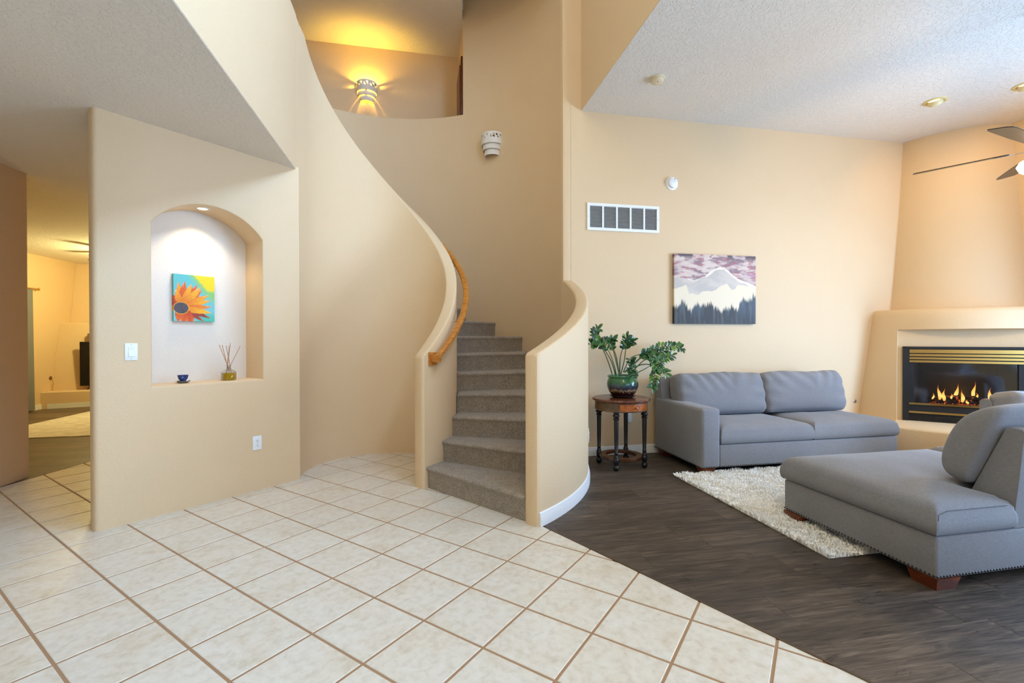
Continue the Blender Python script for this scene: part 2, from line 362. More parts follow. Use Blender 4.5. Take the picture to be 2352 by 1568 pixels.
# front wall (behind the camera) with its windows and the entry door
fw = MB()
def wall_with_holes(mb, x0, x1, z0, z1, y0, y1, holes):
    xs = sorted({x0, x1} | {h[0] for h in holes} | {h[1] for h in holes}); zs = sorted({z0, z1} | {h[2] for h in holes} | {h[3] for h in holes})
    for i in range(len(xs)-1):
        for k in range(len(zs)-1):
            mx, mz = (xs[i]+xs[i+1])/2, (zs[k]+zs[k+1])/2
            if not any(h[0] < mx < h[1] and h[2] < mz < h[3] for h in holes): mb.box(xs[i], xs[i+1], y0, y1, zs[k], zs[k+1])
HOLES = [(2.3, 6.1, 0.6, 2.9), (-3.2, -1.5, 0.75, 2.35)]
wall_with_holes(fw, -3.66, XR+0.14, -0.02, ZF+0.1, YF-0.14, YF, HOLES); struct('wall_front', fw, PAINT)
for n, (x0, x1, z0, z1) in enumerate(HOLES):
    m = MB()
    for b in ((x0, x1, z0, z0+0.06), (x0, x1, z1-0.06, z1), (x0, x0+0.06, z0, z1), (x1-0.06, x1, z0, z1), ((x0+x1)/2-0.02, (x0+x1)/2+0.02, z0, z1)): m.box(b[0], b[1], YF-0.05, YF-0.01, b[2], b[3])
    struct('window_%d' % (n+1), m, TRIM)
ed = struct('door_2', MB().box(-0.15, 0.85, YF-0.02, YF+0.02, 0.0, 2.1, 0.004), DOORWOOD)
# upper hall behind the stairwell
wall('wall_hall_back', -4.2, 0.75, 7.19, 7.32, 2.9, ZTOP+0.1)
wall('wall_hall_right', 0.603, 0.72, 6.36, 7.2, 2.9, ZF+0.1)
wall('wall_hall_left', -4.2, -4.08, -2.75, 7.3, ZUP-0.3, ZF+0.1)
struct('ceiling_high', MB().prism([(-4.2, 4.90), (0.44, 4.90), (0.585, 6.31), (0.70, 6.34), (0.72, 7.32), (-4.2, 7.32)], ZTOP, ZTOP+0.12), CEIL)
struct('ceiling_foyer', MB().box(-4.2, XS+0.14, -2.75, 7.32, ZF, ZF+0.12), CEIL)
wall('wall_foyer_shade_bulkhead', -4.2, XS+0.14, 4.76, 4.90, 5.35, ZF+0.05)  # unseen; hung low to block clerestory light from the hall
cfo = bpy.data.objects['ceiling_foyer']
MB().tube([(0.2, -1.3, ZF), (0.2, -1.3, 5.2)], 0.012, 8).build('added_fill_rod', BLACK, cfo)  # unseen rod and shade, added only to dress the foyer fill light
MB().lathe([(0, 5.22), (0.10, 5.20), (0.26, 5.12), (0.27, 5.10), (0.10, 5.18), (0, 5.19)], (0.2, -1.3, 0), 24).build('added_fill_shade', WHITE, cfo, 40)
struct('ceiling_living', MB().box(XS+0.002, XR+0.14, -2.75, YB+0.14, ZL, ZL+0.12), CEIL)
struct('ceiling_low', MB().box(-8.2, XG-0.002, -2.75, 4.50, ZLOW, ZUP), CEIL)
struct('ceiling_den', MB().box(-8.2, -2.52, 4.50, 11.3, ZLOW, ZUP), CEIL)
struct('floor_hall', MB().prism([(-4.2, 6.0), (-2.45, 6.0)]+[pol(RO, d)[:2] for d in range(138, 56, -6)]+[(0.7, 6.4), (0.7, 7.3), (-4.2, 7.3)], ZUP-0.3, ZUP), CARPET)
# hall door: casing, leaf, hinge
hd = struct('door_1', MB().box(0.578, 0.602, 6.42, 7.06, ZUP, 5.17, 0.003), DOORWOOD)
struct('door_leaf', MB().box(0.566, 0.580, 6.50, 6.98, ZUP+0.01, 5.09, 0.002), DOORWOOD, hd)
struct('hinge', MB().box(0.560, 0.570, 6.62, 6.655, 4.36, 4.46), BRASS, hd)
# den beyond the passage
wall('wall_den_left', -6.87, -6.75, 4.9, 11.2, -0.02, ZLOW+0.05)
wall('wall_den_back', -6.87, -2.4, 11.0, 11.12, -0.02, ZLOW+0.05)
wall('wall_den_front', -6.87, -3.6, 4.9, 5.02, -0.02, ZLOW+0.05)
wall('wall_den_right', -2.62, -2.5, 6.1, 11.1, -0.02, ZLOW+0.05)
struct('baseboard_den', MB().box(-6.75, -6.735, 5.0, 10.2, 0, 0.09, 0.003), TRIM)
# ---- niche wall with an arched recess
S0, S1, ZS, RISE, ZN = 0.320, 1.092, 0.932, 0.198, 2.108
hw = (S1-S0)/2; RA = (hw*hw+RISE*RISE)/(2*RISE); SC = (S0+S1)/2
arch = [(S0, ZS), (S1, ZS), (S1, ZN)]; na = 18; a_max = math.asin(hw/RA)
arch += [(SC+RA*sin(a_max-2*a_max*k/na), ZN+RISE-RA+RA*cos(a_max-2*a_max*k/na)) for k in range(1, na)]+[(S0, ZN)]
DEP = 0.30; LEN = (NR-NL).length+0.03; mb = MB(); bl = 0.016
def inset(poly, d):
    c = (SC, 1.6); out = []
    n = len(poly)
    for i in range(n):
        a, b, e = Vector(poly[i-1]), Vector(poly[i]), Vector(poly[(i+1) % n])
        n1 = Vector((-(b-a).y, (b-a).x)).normalized(); n2 = Vector((-(e-b).y, (e-b).x)).normalized(); m = (n1+n2); m = m/max(m.length_squared, 1e-6)*2
        out.append((b.x+m.x*d, b.y+m.y*d))
    return out
# front sheet around the opening: columns of quads out to a rectangle
outer = inset(arch, -bl); ring0 = [npt(s, z, 0) for s, z in outer]; ring1 = [npt(s+0.0, z, bl*0.35) for s, z in inset(arch, -bl*0.3)]; ring2 = [npt(s, z, bl) for s, z in arch]; ringb = [npt(s, z, DEP) for s, z in arch]
mb.loft([ring0, ring1, ring2, ringb], True, False); mb.add(ringb, [tuple(range(len(ringb)))])
ob = len(outer)
zt, zb = ZLOW+0.02, -0.02
iTR = 2; nL = ob-1
rect = []
top_pts = [i for i in range(2, ob)]
f_v = [npt(s, z, 0) for s, z in outer]
# above the arch
tv = [npt(outer[i][0], zt, 0) for i in top_pts]
mb.add([f_v[i] for i in top_pts]+tv, [(k, k+1, len(top_pts)+k+1, len(top_pts)+k) for k in range(len(top_pts)-1)])
xl, xr = outer[0][0], outer[1][0]; zsl, ztl = outer[0][1], outer[-1][1]; ztr = outer[2][1]
rb = 0.028
def quad(s0, s1, z0, z1): mb.add([npt(s0, z0), npt(s1, z0), npt(s1, z1), npt(s0, z1)], [(0, 1, 2, 3)])
ztr = ztl
quad(rb, xl, zb, zsl); quad(xl, xr, zb, zsl); quad(xr, LEN, zb, zsl)
quad(rb, xl, zsl, ztl); quad(xr, LEN, zsl, ztr); quad(rb, xl, ztl, zt); quad(xr, LEN, ztr, zt)
# bull-nosed left end and the rear face
TH = 0.115; endp = [(rb, 0)]+[(rb-rb*sin(t), rb-rb*cos(t)) for t in (pi/8, pi/4, 3*pi/8, pi/2)]+[(0, TH-rb)]+[(rb-rb*cos(t), TH-rb+rb*sin(t)) for t in (pi/4, pi/2)]+[(S0-0.05, TH)]
for k in range(len(endp)-1):
    (a, o1), (b, o2) = endp[k], endp[k+1]
    for za, zc in ((zb, zsl), (zsl, ztl), (ztl, zt)): mb.add([npt(a, za, o1), npt(b, za, o2), npt(b, zc, o2), npt(a, zc, o1)], [(0, 1, 2, 3)])
mb.add([npt(S0-0.05, zb, TH), npt(S0-0.05, zb, 0.42), npt(S0-0.05, zt, 0.42), npt(S0-0.05, zt, TH)], [(0, 1, 2, 3)])
mb.add([npt(S0-0.05, zb, 0.42), npt(LEN+0.2, zb, 0.42), npt(LEN+0.2, zt, 0.42), npt(S0-0.05, zt, 0.42)], [(0, 1, 2, 3)])
nw = struct('wall_niche', mb, PAINT, smooth=35)
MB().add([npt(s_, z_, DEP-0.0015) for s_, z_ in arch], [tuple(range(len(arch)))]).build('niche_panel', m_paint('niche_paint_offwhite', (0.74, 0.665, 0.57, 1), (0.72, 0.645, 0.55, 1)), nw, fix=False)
# ---- winding stair: walls
HS = 0.1858; DT = 13.85; T0 = -53.5
def sweep_wall(name, secs, rd=0.02):
    """secs: list of (xy inner, xy outer, zbottom, ztop); rounded upper edges and rounded start"""
    out = []
    for (a, b, z0, z1) in secs:
        a = Vector(a); b = Vector(b); d = (b-a).normalized(); P = lambda p, z: (p.x, p.y, z); s = []
        s.append(P(a, z0)); k = rd
        for t in (0, pi/6, pi/3, pi/2): s.append(P(a+d*(k-k*cos(t)), z1-k+k*sin(t)))
        for t in (pi/2, pi/3, pi/6, 0): s.append(P(b-d*(k-k*cos(t)), z1-k+k*sin(t)))
        s.append(P(b, z0)); out.append(s)
    return struct(name, MB().loft(out, True, True), PAINT, smooth=40)
def r_in(t): return 0.655+0.046*min(1, max(0, (50-t)/90.0))
def r_out(t): return 0.790+0.040*min(1, max(0, (-10-t)/45.0))
def z_in(t): return min(4.195, 1.125+0.01342*(t+57))
def start_round(ang, r0, r1, zb_, zf, sgn=1):
    rm = (r0+r1)/2; k = 0.022; out = []
    for off, sh in ((0, k), (k*0.29, k*0.29), (k, 0)):
        t = ang+sgn*math.degrees(off/rm); out.append((pol(r0+sh, t)[:2], pol(r1-sh, t)[:2], zb_, zf(t)-sh*0.6))
    return out
secs = start_round(-57.6, r_in(-57), r_out(-57), -0.02, z_in)
secs += [(pol(r_in(t), t)[:2], pol(r_out(t), t)[:2], -0.02, z_in(t)) for t in np.arange(-56, 180.1, 4)]
secs += [((CX-0.655-0.004, y), (CX-0.79-0.004, y), -0.02, 4.195) for y in (4.62, 4.50)]
sweep_wall('wall_stair_inner', secs)
def z_low(t): return 1.170+(1.921-1.170)*(t+54)/58.46
secs = start_round(-54.2, RI, RO, -0.02, z_low)
secs += [(pol(RI, t)[:2], pol(RO, t)[:2], -0.02, z_low(t)) for t in np.linspace(-52.8, 2.5, 24)]
sweep_wall('wall_stair_low', secs)
secs = start_round(2.2, RI, RO+0.03, -0.02, lambda t: ZF+0.05)+[(pol(RI, t)[:2], pol(RO+0.03, t)[:2], -0.02, ZF+0.05) for t in np.linspace(4.4, 58.2, 22)]
secs += [(pol(RI, t)[:2], pol(RO+0.03, t)[:2], -0.02, 4.315) for t in np.concatenate([[58.21], np.arange(61, 201, 2.8)])]
sweep_wall('wall_stair_outer', secs, 0.006)
# white baseboards
bb = MB(); prof = lambda r, t: [pol(r, t, 0.001), pol(r+0.016, t, 0.001), pol(r+0.016, t, 0.055), pol(r+0.011, t, 0.072), pol(r+0.009, t, 0.088), pol(r, t, 0.095)]
bb.loft([prof(RO, t) for t in np.linspace(-53.6, 2.0, 26)]); struct('baseboard_stair', bb, TRIM, smooth=30)
bb = MB(); bx = lambda x: [(x, YB, 0.001), (x, YB-0.016, 0.001), (x, YB-0.016, 0.055), (x, YB-0.011, 0.072), (x, YB-0.009, 0.088), (x, YB, 0.095)]
bb.loft([bx(1.60), bx(4.86)]); struct('baseboard_back', bb, TRIM, smooth=30)
# ---- staircase: one carpeted step per riser
stair = thing('staircase', 'winding staircase carpeted in taupe pile between the two curved beige walls', 'staircase', (CX, CY, 0))
rs_i, rs_o = 0.797, 1.928
for k in range(17):
    zt_ = HS*(k+1); zb_ = HS*k; th = T0+DT*k; th2 = th+DT
    rs = [rs_i, rs_i+0.004, rs_i+0.012, rs_i+0.025]+list(np.linspace(rs_i+0.06, rs_o-0.06, 9))+[rs_o-0.025, rs_o-0.012, rs_o-0.004, rs_o]
    er = Vector((cos(radians(th)), sin(radians(th)), 0)); et = Vector((-er.y, er.x, 0)); secs = []
    for r in rs:
        e = min(r-rs_i, rs_o-r); rho = 0.025; dz = (rho-sqrt(max(0, rho*rho-(rho-e)**2))) if e < rho else 0; nz = max(0.0, 1-dz/rho)
        base = Vector((CX, CY, 0))+er*r
        pr = [(0.0, zb_-0.01), (0.002, zb_+0.006), (-0.002, zb_+0.03), (-0.004, zt_-0.05), (-0.012, zt_-0.038), (-0.020, zt_-0.026), (-0.021, zt_-0.016), (-0.014, zt_-0.006), (0.0, zt_-0.001), (0.03, zt_)]
        s = [base+et*(t*nz if t < 0 else t)+Vector((0, 0, z-(dz if z > zt_-0.06 else 0))) for t, z in pr]
        b2 = Vector(pol(r, th2)); et2 = Vector((-sin(radians(th2)), cos(radians(th2)), 0))
        s.append(b2-et2*0.012+Vector((0, 0, zt_-dz))); s.append(b2+et2*0.02+Vector((0, 0, zt_-0.01-dz))); s.append(b2+et2*0.02+Vector((0, 0, zb_-0.01)))
        secs.append(s)
    st = MB().loft(secs, True, True).build('step', CARPET, stair, 50)
# ---- oak handrail on the inner wall
hr = thing('handrail', 'honey oak handrail curving up along the inner stair wall', 'handrail', pol(0.80, -49))
def z_rail(t): return 1.103+0.01342*(t+50)
RR = 0.882; secs = []
for t in np.arange(-50, 165, 3.0):
    p = Vector(pol(RR, t, z_rail(t))); er = Vector((cos(radians(t)), sin(radians(t)), 0)); z = Vector((0, 0, 1))
    secs.append([p+er*a+z*b for a, b in ((-0.017, -0.030), (0.017, -0.030), (0.024, -0.018), (0.021, -0.004), (0.028, 0.010), (0.024, 0.024), (0.010, 0.032), (-0.010, 0.032), (-0.024, 0.024), (-0.028, 0.010), (-0.021, -0.004), (-0.024, -0.018))])
rail = MB().loft(secs).build('rail', OAK, hr, 35)
t = -50; er = Vector((cos(radians(t)), sin(radians(t)), 0)); et = Vector((-er.y, er.x, 0)); c0 = Vector(pol(RR, t, z_rail(t)))
ret = MB(); ss = []
for a, k in ((0.030, -0.030), (-0.022, -0.006), (-0.046, 0.0)):
    c = c0+er*a+et*0.0
    ss.append([c+et*(b)+Vector((0, 0, d)) for b, d in ((-0.030+k*0, -0.030), (0.024, -0.030), (0.028, 0.010), (0.018, 0.032), (-0.026, 0.032), (-0.036, 0.008))])
ret.loft(ss).build('return_block', OAK, hr, 35)
pp = Vector(pol(r_out(t)+0.006, t, z_rail(t)-0.004)); ppl = MB()
ppl.loft([[pp+er*o+et*b+Vector((0, 0, d)) for b, d in ((-0.045, -0.055), (0.045, -0.055), (0.045, 0.055), (-0.045, 0.055))] for o in (-0.010, 0.012)]); ppl.build('wall_plate', OAK, hr)
for t in (-20, 25, 70, 115, 155):
    er = Vector((cos(radians(t)), sin(radians(t)), 0)); p = Vector(pol(r_out(t), t, z_rail(t)-0.075)); q2 = Vector(pol(RR, t, z_rail(t)-0.03))
    MB().tube([p, p+er*0.05, q2-Vector((0, 0, 0.02)), q2], 0.006, 6).build('bracket', BRASS, hr, 60)
# ================================================================== fireplace
def smooth01(x): x = min(1, max(0, x)); return x*x*(3-2*x)
DG = Vector((q, -q)); CORN = (XR, YB)
def diag(t, c):                       # t along the 45 degree face, c = x+y of the point
    m = (c+1.905)/2; return (m+t*q, c-m-t*q)
def arc_sec(d1, s, n=26):
    """section of a bowed corner mass: d1 = how far it reaches along both walls, s = bow"""
    w = d1*q; R = (w*w+s*s)/(2*s); c0 = XR+YB-d1; out = []
    for k in range(n+1):
        t = -w+2*w*k/n; b = sqrt(max(0, R*R-t*t))-(R-s); out.append((t, c0-b/q))
    return out
fp = thing('fireplace', 'beige plastered corner fireplace with bowed front, brass-trimmed black insert and burning logs', 'fireplace', (5.95, 4.0, 0))
def d_body(z): return 1.405-0.174*z
HW, HZ0, HZ1 = 0.585, 0.313, 1.355; CI = 9.95          # recess half width, bottom, top; insert plane
zs = [-0.02, 0.313, 0.6, 0.9, 1.172, 1.355, 1.37, 1.45, 1.55, 1.585, 1.60, 1.607]
secs = []
for z in zs:
    ins = 0.0 if z < 1.58 else (0.010 if z < 1.59 else (0.022 if z < 1.605 else 0.04))
    d = d_body(z)-ins*1.2; sec = []
    w = d*q; s = 0.345-ins; R = (w*w+s*s)/(2*s); c0 = XR+YB-d
    cb = lambda t: c0-(sqrt(max(0, R*R-t*t))-(R-s))/q
    hwz = HW+0.022*(1.355-z)/1.0
    ts = list(np.linspace(-w, -hwz-0.012, 14))+[-hwz-0.004, -hwz, -hwz+0.004]+list(np.linspace(-0.536, 0.536, 22))+[hwz-0.004, hwz, hwz+0.004]+list(np.linspace(hwz+0.012, w, 14))
    rec = HZ0-1e-6 <= z <= HZ1+1e-6
    for i, t in enumerate(ts):
        c = cb(t)
        if rec and 16 <= i <= 39: c = CI+0.03
        if rec and i in (15, 40): c = c+0.012*q*2
        x, y = diag(t, c); sec.append((x, y, z))
    secs.append(sec)
sm_ = MB().loft(secs, False, False); nn_ = len(secs[0]); sm_.f = [f for k, f in enumerate(sm_.f) if not (1 <= k//(nn_-1) <= 3 and 17 <= k % (nn_-1) <= 37)]
sm_.build('surround', PAINT, fp, 35)
chs = []
for z, d1, s in ((1.600, 0.865, 0.20), (1.9, 0.83, 0.19), (2.4, 0.78, 0.175), (2.9, 0.735, 0.16), (3.4, 0.698, 0.15), (3.718, 0.678, 0.145)):
    chs.append([diag(t, c)+(z,) for t, c in arc_sec(d1, s)])
MB().loft(chs, False, False).build('chimney_breast', PAINT, fp, 40)
ma = MB(); top = [diag(t, c)+(1.6065,) for t, c in arc_sec(d_body(1.607)-0.048, 0.305)]; ma.add(top+[(XR, YB, 1.6065)], [tuple(range(len(top)+1))]); ma.build('mantel_top', PAINT, fp)
hs_ = []
for z, ins in ((-0.02, 0), (0.285, 0), (0.300, 0.006), (0.309, 0.016), (0.313, 0.03)):
    hs_.append([diag(t, c)+(z,) for t, c in arc_sec(1.75-ins*1.4, 0.456-ins*0.5)])
he = MB().loft(hs_, False, False); he.add(hs_[-1]+[(XR, YB, 0.313)], [tuple(range(len(hs_[-1])+1))]); he.build('hearth', PAINT, fp, 40)
def fbox(mb, t0, t1, c0, c1, z0, z1):
    P = lambda t, c, z: diag(t, c)+(z,)
    v = [P(t, c, z) for z in (z0, z1) for t, c in ((t0, c0), (t1, c0), (t1, c1), (t0, c1))]
    return mb.add(v, [(3, 2, 1, 0), (4, 5, 6, 7), (0, 1, 5, 4), (1, 2, 6, 5), (2, 3, 7, 6), (3, 0, 4, 7)])
IW = 0.54; IZ0, IZ1 = 0.315, 1.172
ins = MB()
fbox(ins, -IW, -IW+0.055, CI-0.02, CI+0.05, IZ0, IZ1); fbox(ins, IW-0.055, IW, CI-0.02, CI+0.05, IZ0, IZ1); fbox(ins, -IW, IW, CI-0.02, CI+0.05, IZ1-0.025, IZ1)
fbox(ins, -IW, IW, CI+0.01, CI+0.05, IZ0, IZ0+0.175); fbox(ins, -IW, IW, CI+0.02, CI+0.06, 0.985, IZ1-0.02)
fbox(ins, -IW+0.055, -IW+0.10, CI+0.005, CI+0.05, IZ0+0.17, 0.99); fbox(ins, IW-0.135, IW-0.055, CI+0.005, CI+0.05, IZ0+0.17, 0.99)
iframe = ins.build('insert_frame', BLACK, fp)
for z0, z1 in ((1.098, 1.138), (1.062, 1.087), (1.026, 1.050), (0.990, 1.014)):
    lv = MB(); fbox(lv, -IW+0.058, IW-0.058, CI-0.022, CI+0.004, z0, z1); lv.build('brass_louvre', BRASS, iframe)
for z0 in (0.502, 0.405):
    lv = MB(); fbox(lv, -IW+0.050, IW-0.050, CI-0.012, CI+0.006, z0, z0+0.022); lv.build('brass_trim', BRASS, iframe)
for k in range(5):
    lv = MB(); fbox(lv, -IW+0.055, IW-0.055, CI-0.006+0.004*(k % 2), CI+0.012, 0.322+k*0.016, 0.332+k*0.016); lv.build('grille_bar', BLACKGLOSS, iframe)
fbx = MB(); g0, g1 = -IW+0.09, IW-0.125
P = lambda t, c, z: diag(t, c)+(z,)
fbx.add([P(g0, CI+0.05, 0.43), P(g1, CI+0.05, 0.43), P(g1-0.1, CI+0.55, 0.43), P(g0+0.1, CI+0.55, 0.43), P(g0, CI+0.05, 1.0), P(g1, CI+0.05, 1.0), P(g1-0.1, CI+0.55, 1.0), P(g0+0.1, CI+0.55, 1.0)],
        [(0, 1, 2, 3), (4, 5, 6, 7), (3, 2, 6, 7), (0, 3, 7, 4), (1, 2, 6, 5)])
FBRICK = simple('firebox_sooty', (0.03, 0.028, 0.026, 1), 0.85); fbx.build('firebox', FBRICK, fp)
gl = NT('firebox_glass'); tr = gl.add('ShaderNodeBsdfTransparent'); gs = gl.add('ShaderNodeBsdfGlossy'); gs.inputs['Roughness'].default_value = 0.08
tr.inputs[0].default_value = (0.80, 0.82, 0.84, 1); mx = gl.add('ShaderNodeMixShader'); mx.inputs[0].default_value = 0.055
gl.link(tr.outputs[0], mx.inputs[1]); gl.link(gs.outputs[0], mx.inputs[2]); gl.link(mx.outputs[0], gl.n['Material Output'].inputs[0])
pane = MB(); fbox(pane, g0, g1, CI+0.035, CI+0.042, 0.49, 0.985); pane.build('glass_pane', gl.m, fp)
lt = NT('log_charred'); lco = lt.coord(); ln_ = lt.noise(lco, 30, 5, 0.6); lt.color(lt.ramp(ln_, [(0.35, srgb(20, 14, 11)), (0.6, srgb(58, 40, 30)), (0.8, srgb(90, 66, 50))])); lt.set(Roughness=0.9)
lg = lt.noise(lco, 22, 3); lt.link(lt.ramp(lg, [(0.60, (0, 0, 0, 1)), (0.70, (1.0, 0.16, 0.02, 1))]), lt.b.inputs['Emission Color']); lt.set(Emission_Strength=2.0); lt.bump(ln_, 0.8, 0.01)
for t0, t1, c0, c1, z0, z1, r in ((-0.24, 0.30, 10.16, 10.22, 0.535, 0.545, 0.035), (-0.30, 0.0, 10.24, 10.14, 0.555, 0.60, 0.028), (-0.02, 0.24, 10.24, 10.12, 0.61, 0.565, 0.027), (-0.10, 0.30, 10.30, 10.26, 0.58, 0.555, 0.030)):
    P0, P1 = Vector(P(t0, c0, z0)), Vector(P(t1, c1, z1)); n = 9
    pts = [P0.lerp(P1, k/n)+Vector((0, 0, 0.008*sin(k*1.9))) for k in range(n+1)]
    MB().tube(pts, [r*(0.8+0.25*sin(k*2.3+t0*9)) for k in range(n+1)], 9).build('log', lt.m, fp, 60)
em = NT('ember_bed'); ec = em.coord(); en = em.noise(ec, 85, 3, 0.7); em.set(Base_Color=(0.015, 0.012, 0.01, 1), Roughness=0.9, Emission_Strength=5.0)
em.link(em.ramp(en, [(0.56, (0, 0, 0, 1)), (0.64, (0.8, 0.06, 0.01, 1)), (0.74, (1, 0.45, 0.12, 1))]), em.b.inputs['Emission Color']); em.bump(en, 1.0, 0.02)
eb = MB(); n1, n2 = 40, 8; vv = []
for i in range(n1+1):
    for k in range(n2+1):
        t = -0.33+0.66*i/n1; c = 10.10+0.24*k/n2; e = min(1, 6*min(i/n1, 1-i/n1)); vv.append(P(t, c, 0.492+0.035*e*(0.5+0.5*sin(k*0.5))+rng.uniform(-0.006, 0.008)))
eb.add(vv, [(i*(n2+1)+k, (i+1)*(n2+1)+k, (i+1)*(n2+1)+k+1, i*(n2+1)+k+1) for i in range(n1) for k in range(n2)]); eb.build('ember_bed', em.m, fp)
ft = NT('flame'); tc = ft.add('ShaderNodeTexCoord'); sx = ft.add('ShaderNodeSeparateXYZ'); ft.link(tc.outputs['Generated'], sx.inputs[0])
emn = ft.add('ShaderNodeEmission'); emn.inputs[1].default_value = 2.2
ft.link(ft.ramp(sx.outputs['Z'], [(0.0, (1.0, 0.35, 0.05, 1)), (0.3, (1.0, 0.62, 0.16, 1)), (0.65, (1.0, 0.40, 0.06, 1)), (1.0, (0.9, 0.12, 0.01, 1))]), emn.inputs[0]); ft.link(emn.outputs[0], ft.n['Material Output'].inputs[0])
for t, h, w, ln2, zb_, c in ((-0.255, 0.075, 0.011, 0.01, 0.56, 10.14), (-0.200, 0.165, 0.020, -0.012, 0.56, 10.13), (-0.165, 0.14, 0.020, 0.008, 0.55, 10.12), (-0.060, 0.175, 0.020, 0.03, 0.575, 10.16), (-0.090, 0.06, 0.014, -0.01, 0.575, 10.15),
                          (-0.010, 0.14, 0.020, 0.0, 0.545, 10.11), (0.028, 0.05, 0.014, 0.0, 0.53, 10.10), (0.095, 0.19, 0.019, 0.012, 0.585, 10.20), (0.125, 0.07, 0.013, -0.01, 0.585, 10.2),
                          (0.215, 0.155, 0.022, 0.012, 0.565, 10.16), (0.250, 0.11, 0.016, 0.01, 0.56, 10.15), (0.305, 0.075, 0.020, 0.004, 0.56, 10.16), (0.195, 0.06, 0.012, 0, 0.53, 10.1), (0.262, 0.05, 0.010, 0, 0.53, 10.1)):
    pts = []; rr = []
    for k in range(11):
        u = k/10; pts.append(P(t+ln2*u*u+0.006*sin(u*6+t*30), c, zb_+h*u)); rr.append(max(0.0008, w*(sin(pi*min(1, (u*0.9+0.16)))**1.2)*(1-u**1.5*0.75)))
    MB().tube(pts, rr, 7).build('flame', ft.m, fp, 70)
point('fire_glow', P(0, CI+0.3, 0.66), 1.2, (1, 0.45, 0.12), 0.06)
# ================================================================== seating
def pad(xs, ys, inside, z0, z1, rho, crown, ck=0.16, bulge=0.008, wr=None):
    """upholstered pad over a rectilinear plan: rounded top edge, crowned middle"""
    idx = {}; mb = MB(); bd = set(); cells = []
    for i in range(len(xs)-1):
        for k in range(len(ys)-1):
            if inside((xs[i]+xs[i+1])/2, (ys[k]+ys[k+1])/2): cells.append((i, k))
    cs = set(cells); edges = []
    for i, k in cells:
        for (di, dk, e) in ((-1, 0, ((i, k+1), (i, k))), (1, 0, ((i+1, k), (i+1, k+1))), (0, -1, ((i, k), (i+1, k))), (0, 1, ((i+1, k+1), (i, k+1)))):
            if (i+di, k+dk) not in cs: edges.append(e)
    segs = [((xs[a[0]], ys[a[1]]), (xs[b[0]], ys[b[1]])) for a, b in edges]
    X0 = np.array([s[0] for s in segs]); X1 = np.array([s[1] for s in segs]); D = X1-X0; L2 = (D**2).sum(1)
    def dist(x, y):
        p = np.array((x, y)); t = np.clip(((p-X0)*D).sum(1)/L2, 0, 1); return float(np.sqrt(((X0+D*t[:, None]-p)**2).sum(1)).min())
    def vid(i, k):
        if (i, k) not in idx:
            d = dist(xs[i], ys[k]); z = z1-rho+sqrt(max(0, rho*rho-(rho-min(d, rho))**2))+crown*(1-exp(-d/ck))
            if wr: z += wr(xs[i], ys[k], d)
            idx[(i, k)] = len(mb.v); mb.v.append((xs[i], ys[k], z))
        return idx[(i, k)]
    for i, k in cells: mb.f.append((vid(i, k), vid(i+1, k), vid(i+1, k+1), vid(i, k+1)))
    # sides
    cen = np.mean(X0, axis=0); nrm = {}
    for (a, b), (p0, p1) in zip(edges, segs):
        n = np.array((p1[1]-p0[1], -(p1[0]-p0[0]))); n = n/np.linalg.norm(n)
        for v in (a, b): nrm[v] = nrm.get(v, np.zeros(2))+n
    rows = [(z1-rho-0.25*(z1-rho-z0), bulge*0.9), (z0+0.45*(z1-rho-z0), bulge), (z0+0.015, bulge*0.5), (z0, -0.012)]
    low = {}
    for v in nrm:
        n = nrm[v]/max(np.linalg.norm(nrm[v]), 1e-6); low[v] = []
        for z, o in rows: low[v].append(len(mb.v)); mb.v.append((xs[v[0]]+n[0]*o, ys[v[1]]+n[1]*o, z))
    for a, b in edges:
        ca = [idx[a]]+low[a]; cb = [idx[b]]+low[b]
        for r in range(len(rows)): mb.f.append((ca[r], ca[r+1], cb[r+1], cb[r]))
    return mb
def lines(a, b, n, cuts=()):
    e = [0, 0.004, 0.010, 0.020, 0.034, 0.055, 0.085]; s = set([round(a+x, 5) for x in e]+[round(b-x, 5) for x in e]+[round(x, 5) for x in np.linspace(a+0.11, b-0.11, n)])
    for c in cuts: s |= {round(c+x, 5) for x in (-0.055, -0.02, -0.006, 0, 0.006, 0.02, 0.055)}
    s = sorted(s); out = [s[0]]
    for x in s[1:]:
        if x-out[-1] > 0.0018: out.append(x)
    return out
def nz(x, y, k): return sin(x*k*1.7+1.3*sin(y*k*0.9))*cos(y*k*1.31+0.7*sin(x*k*1.1))
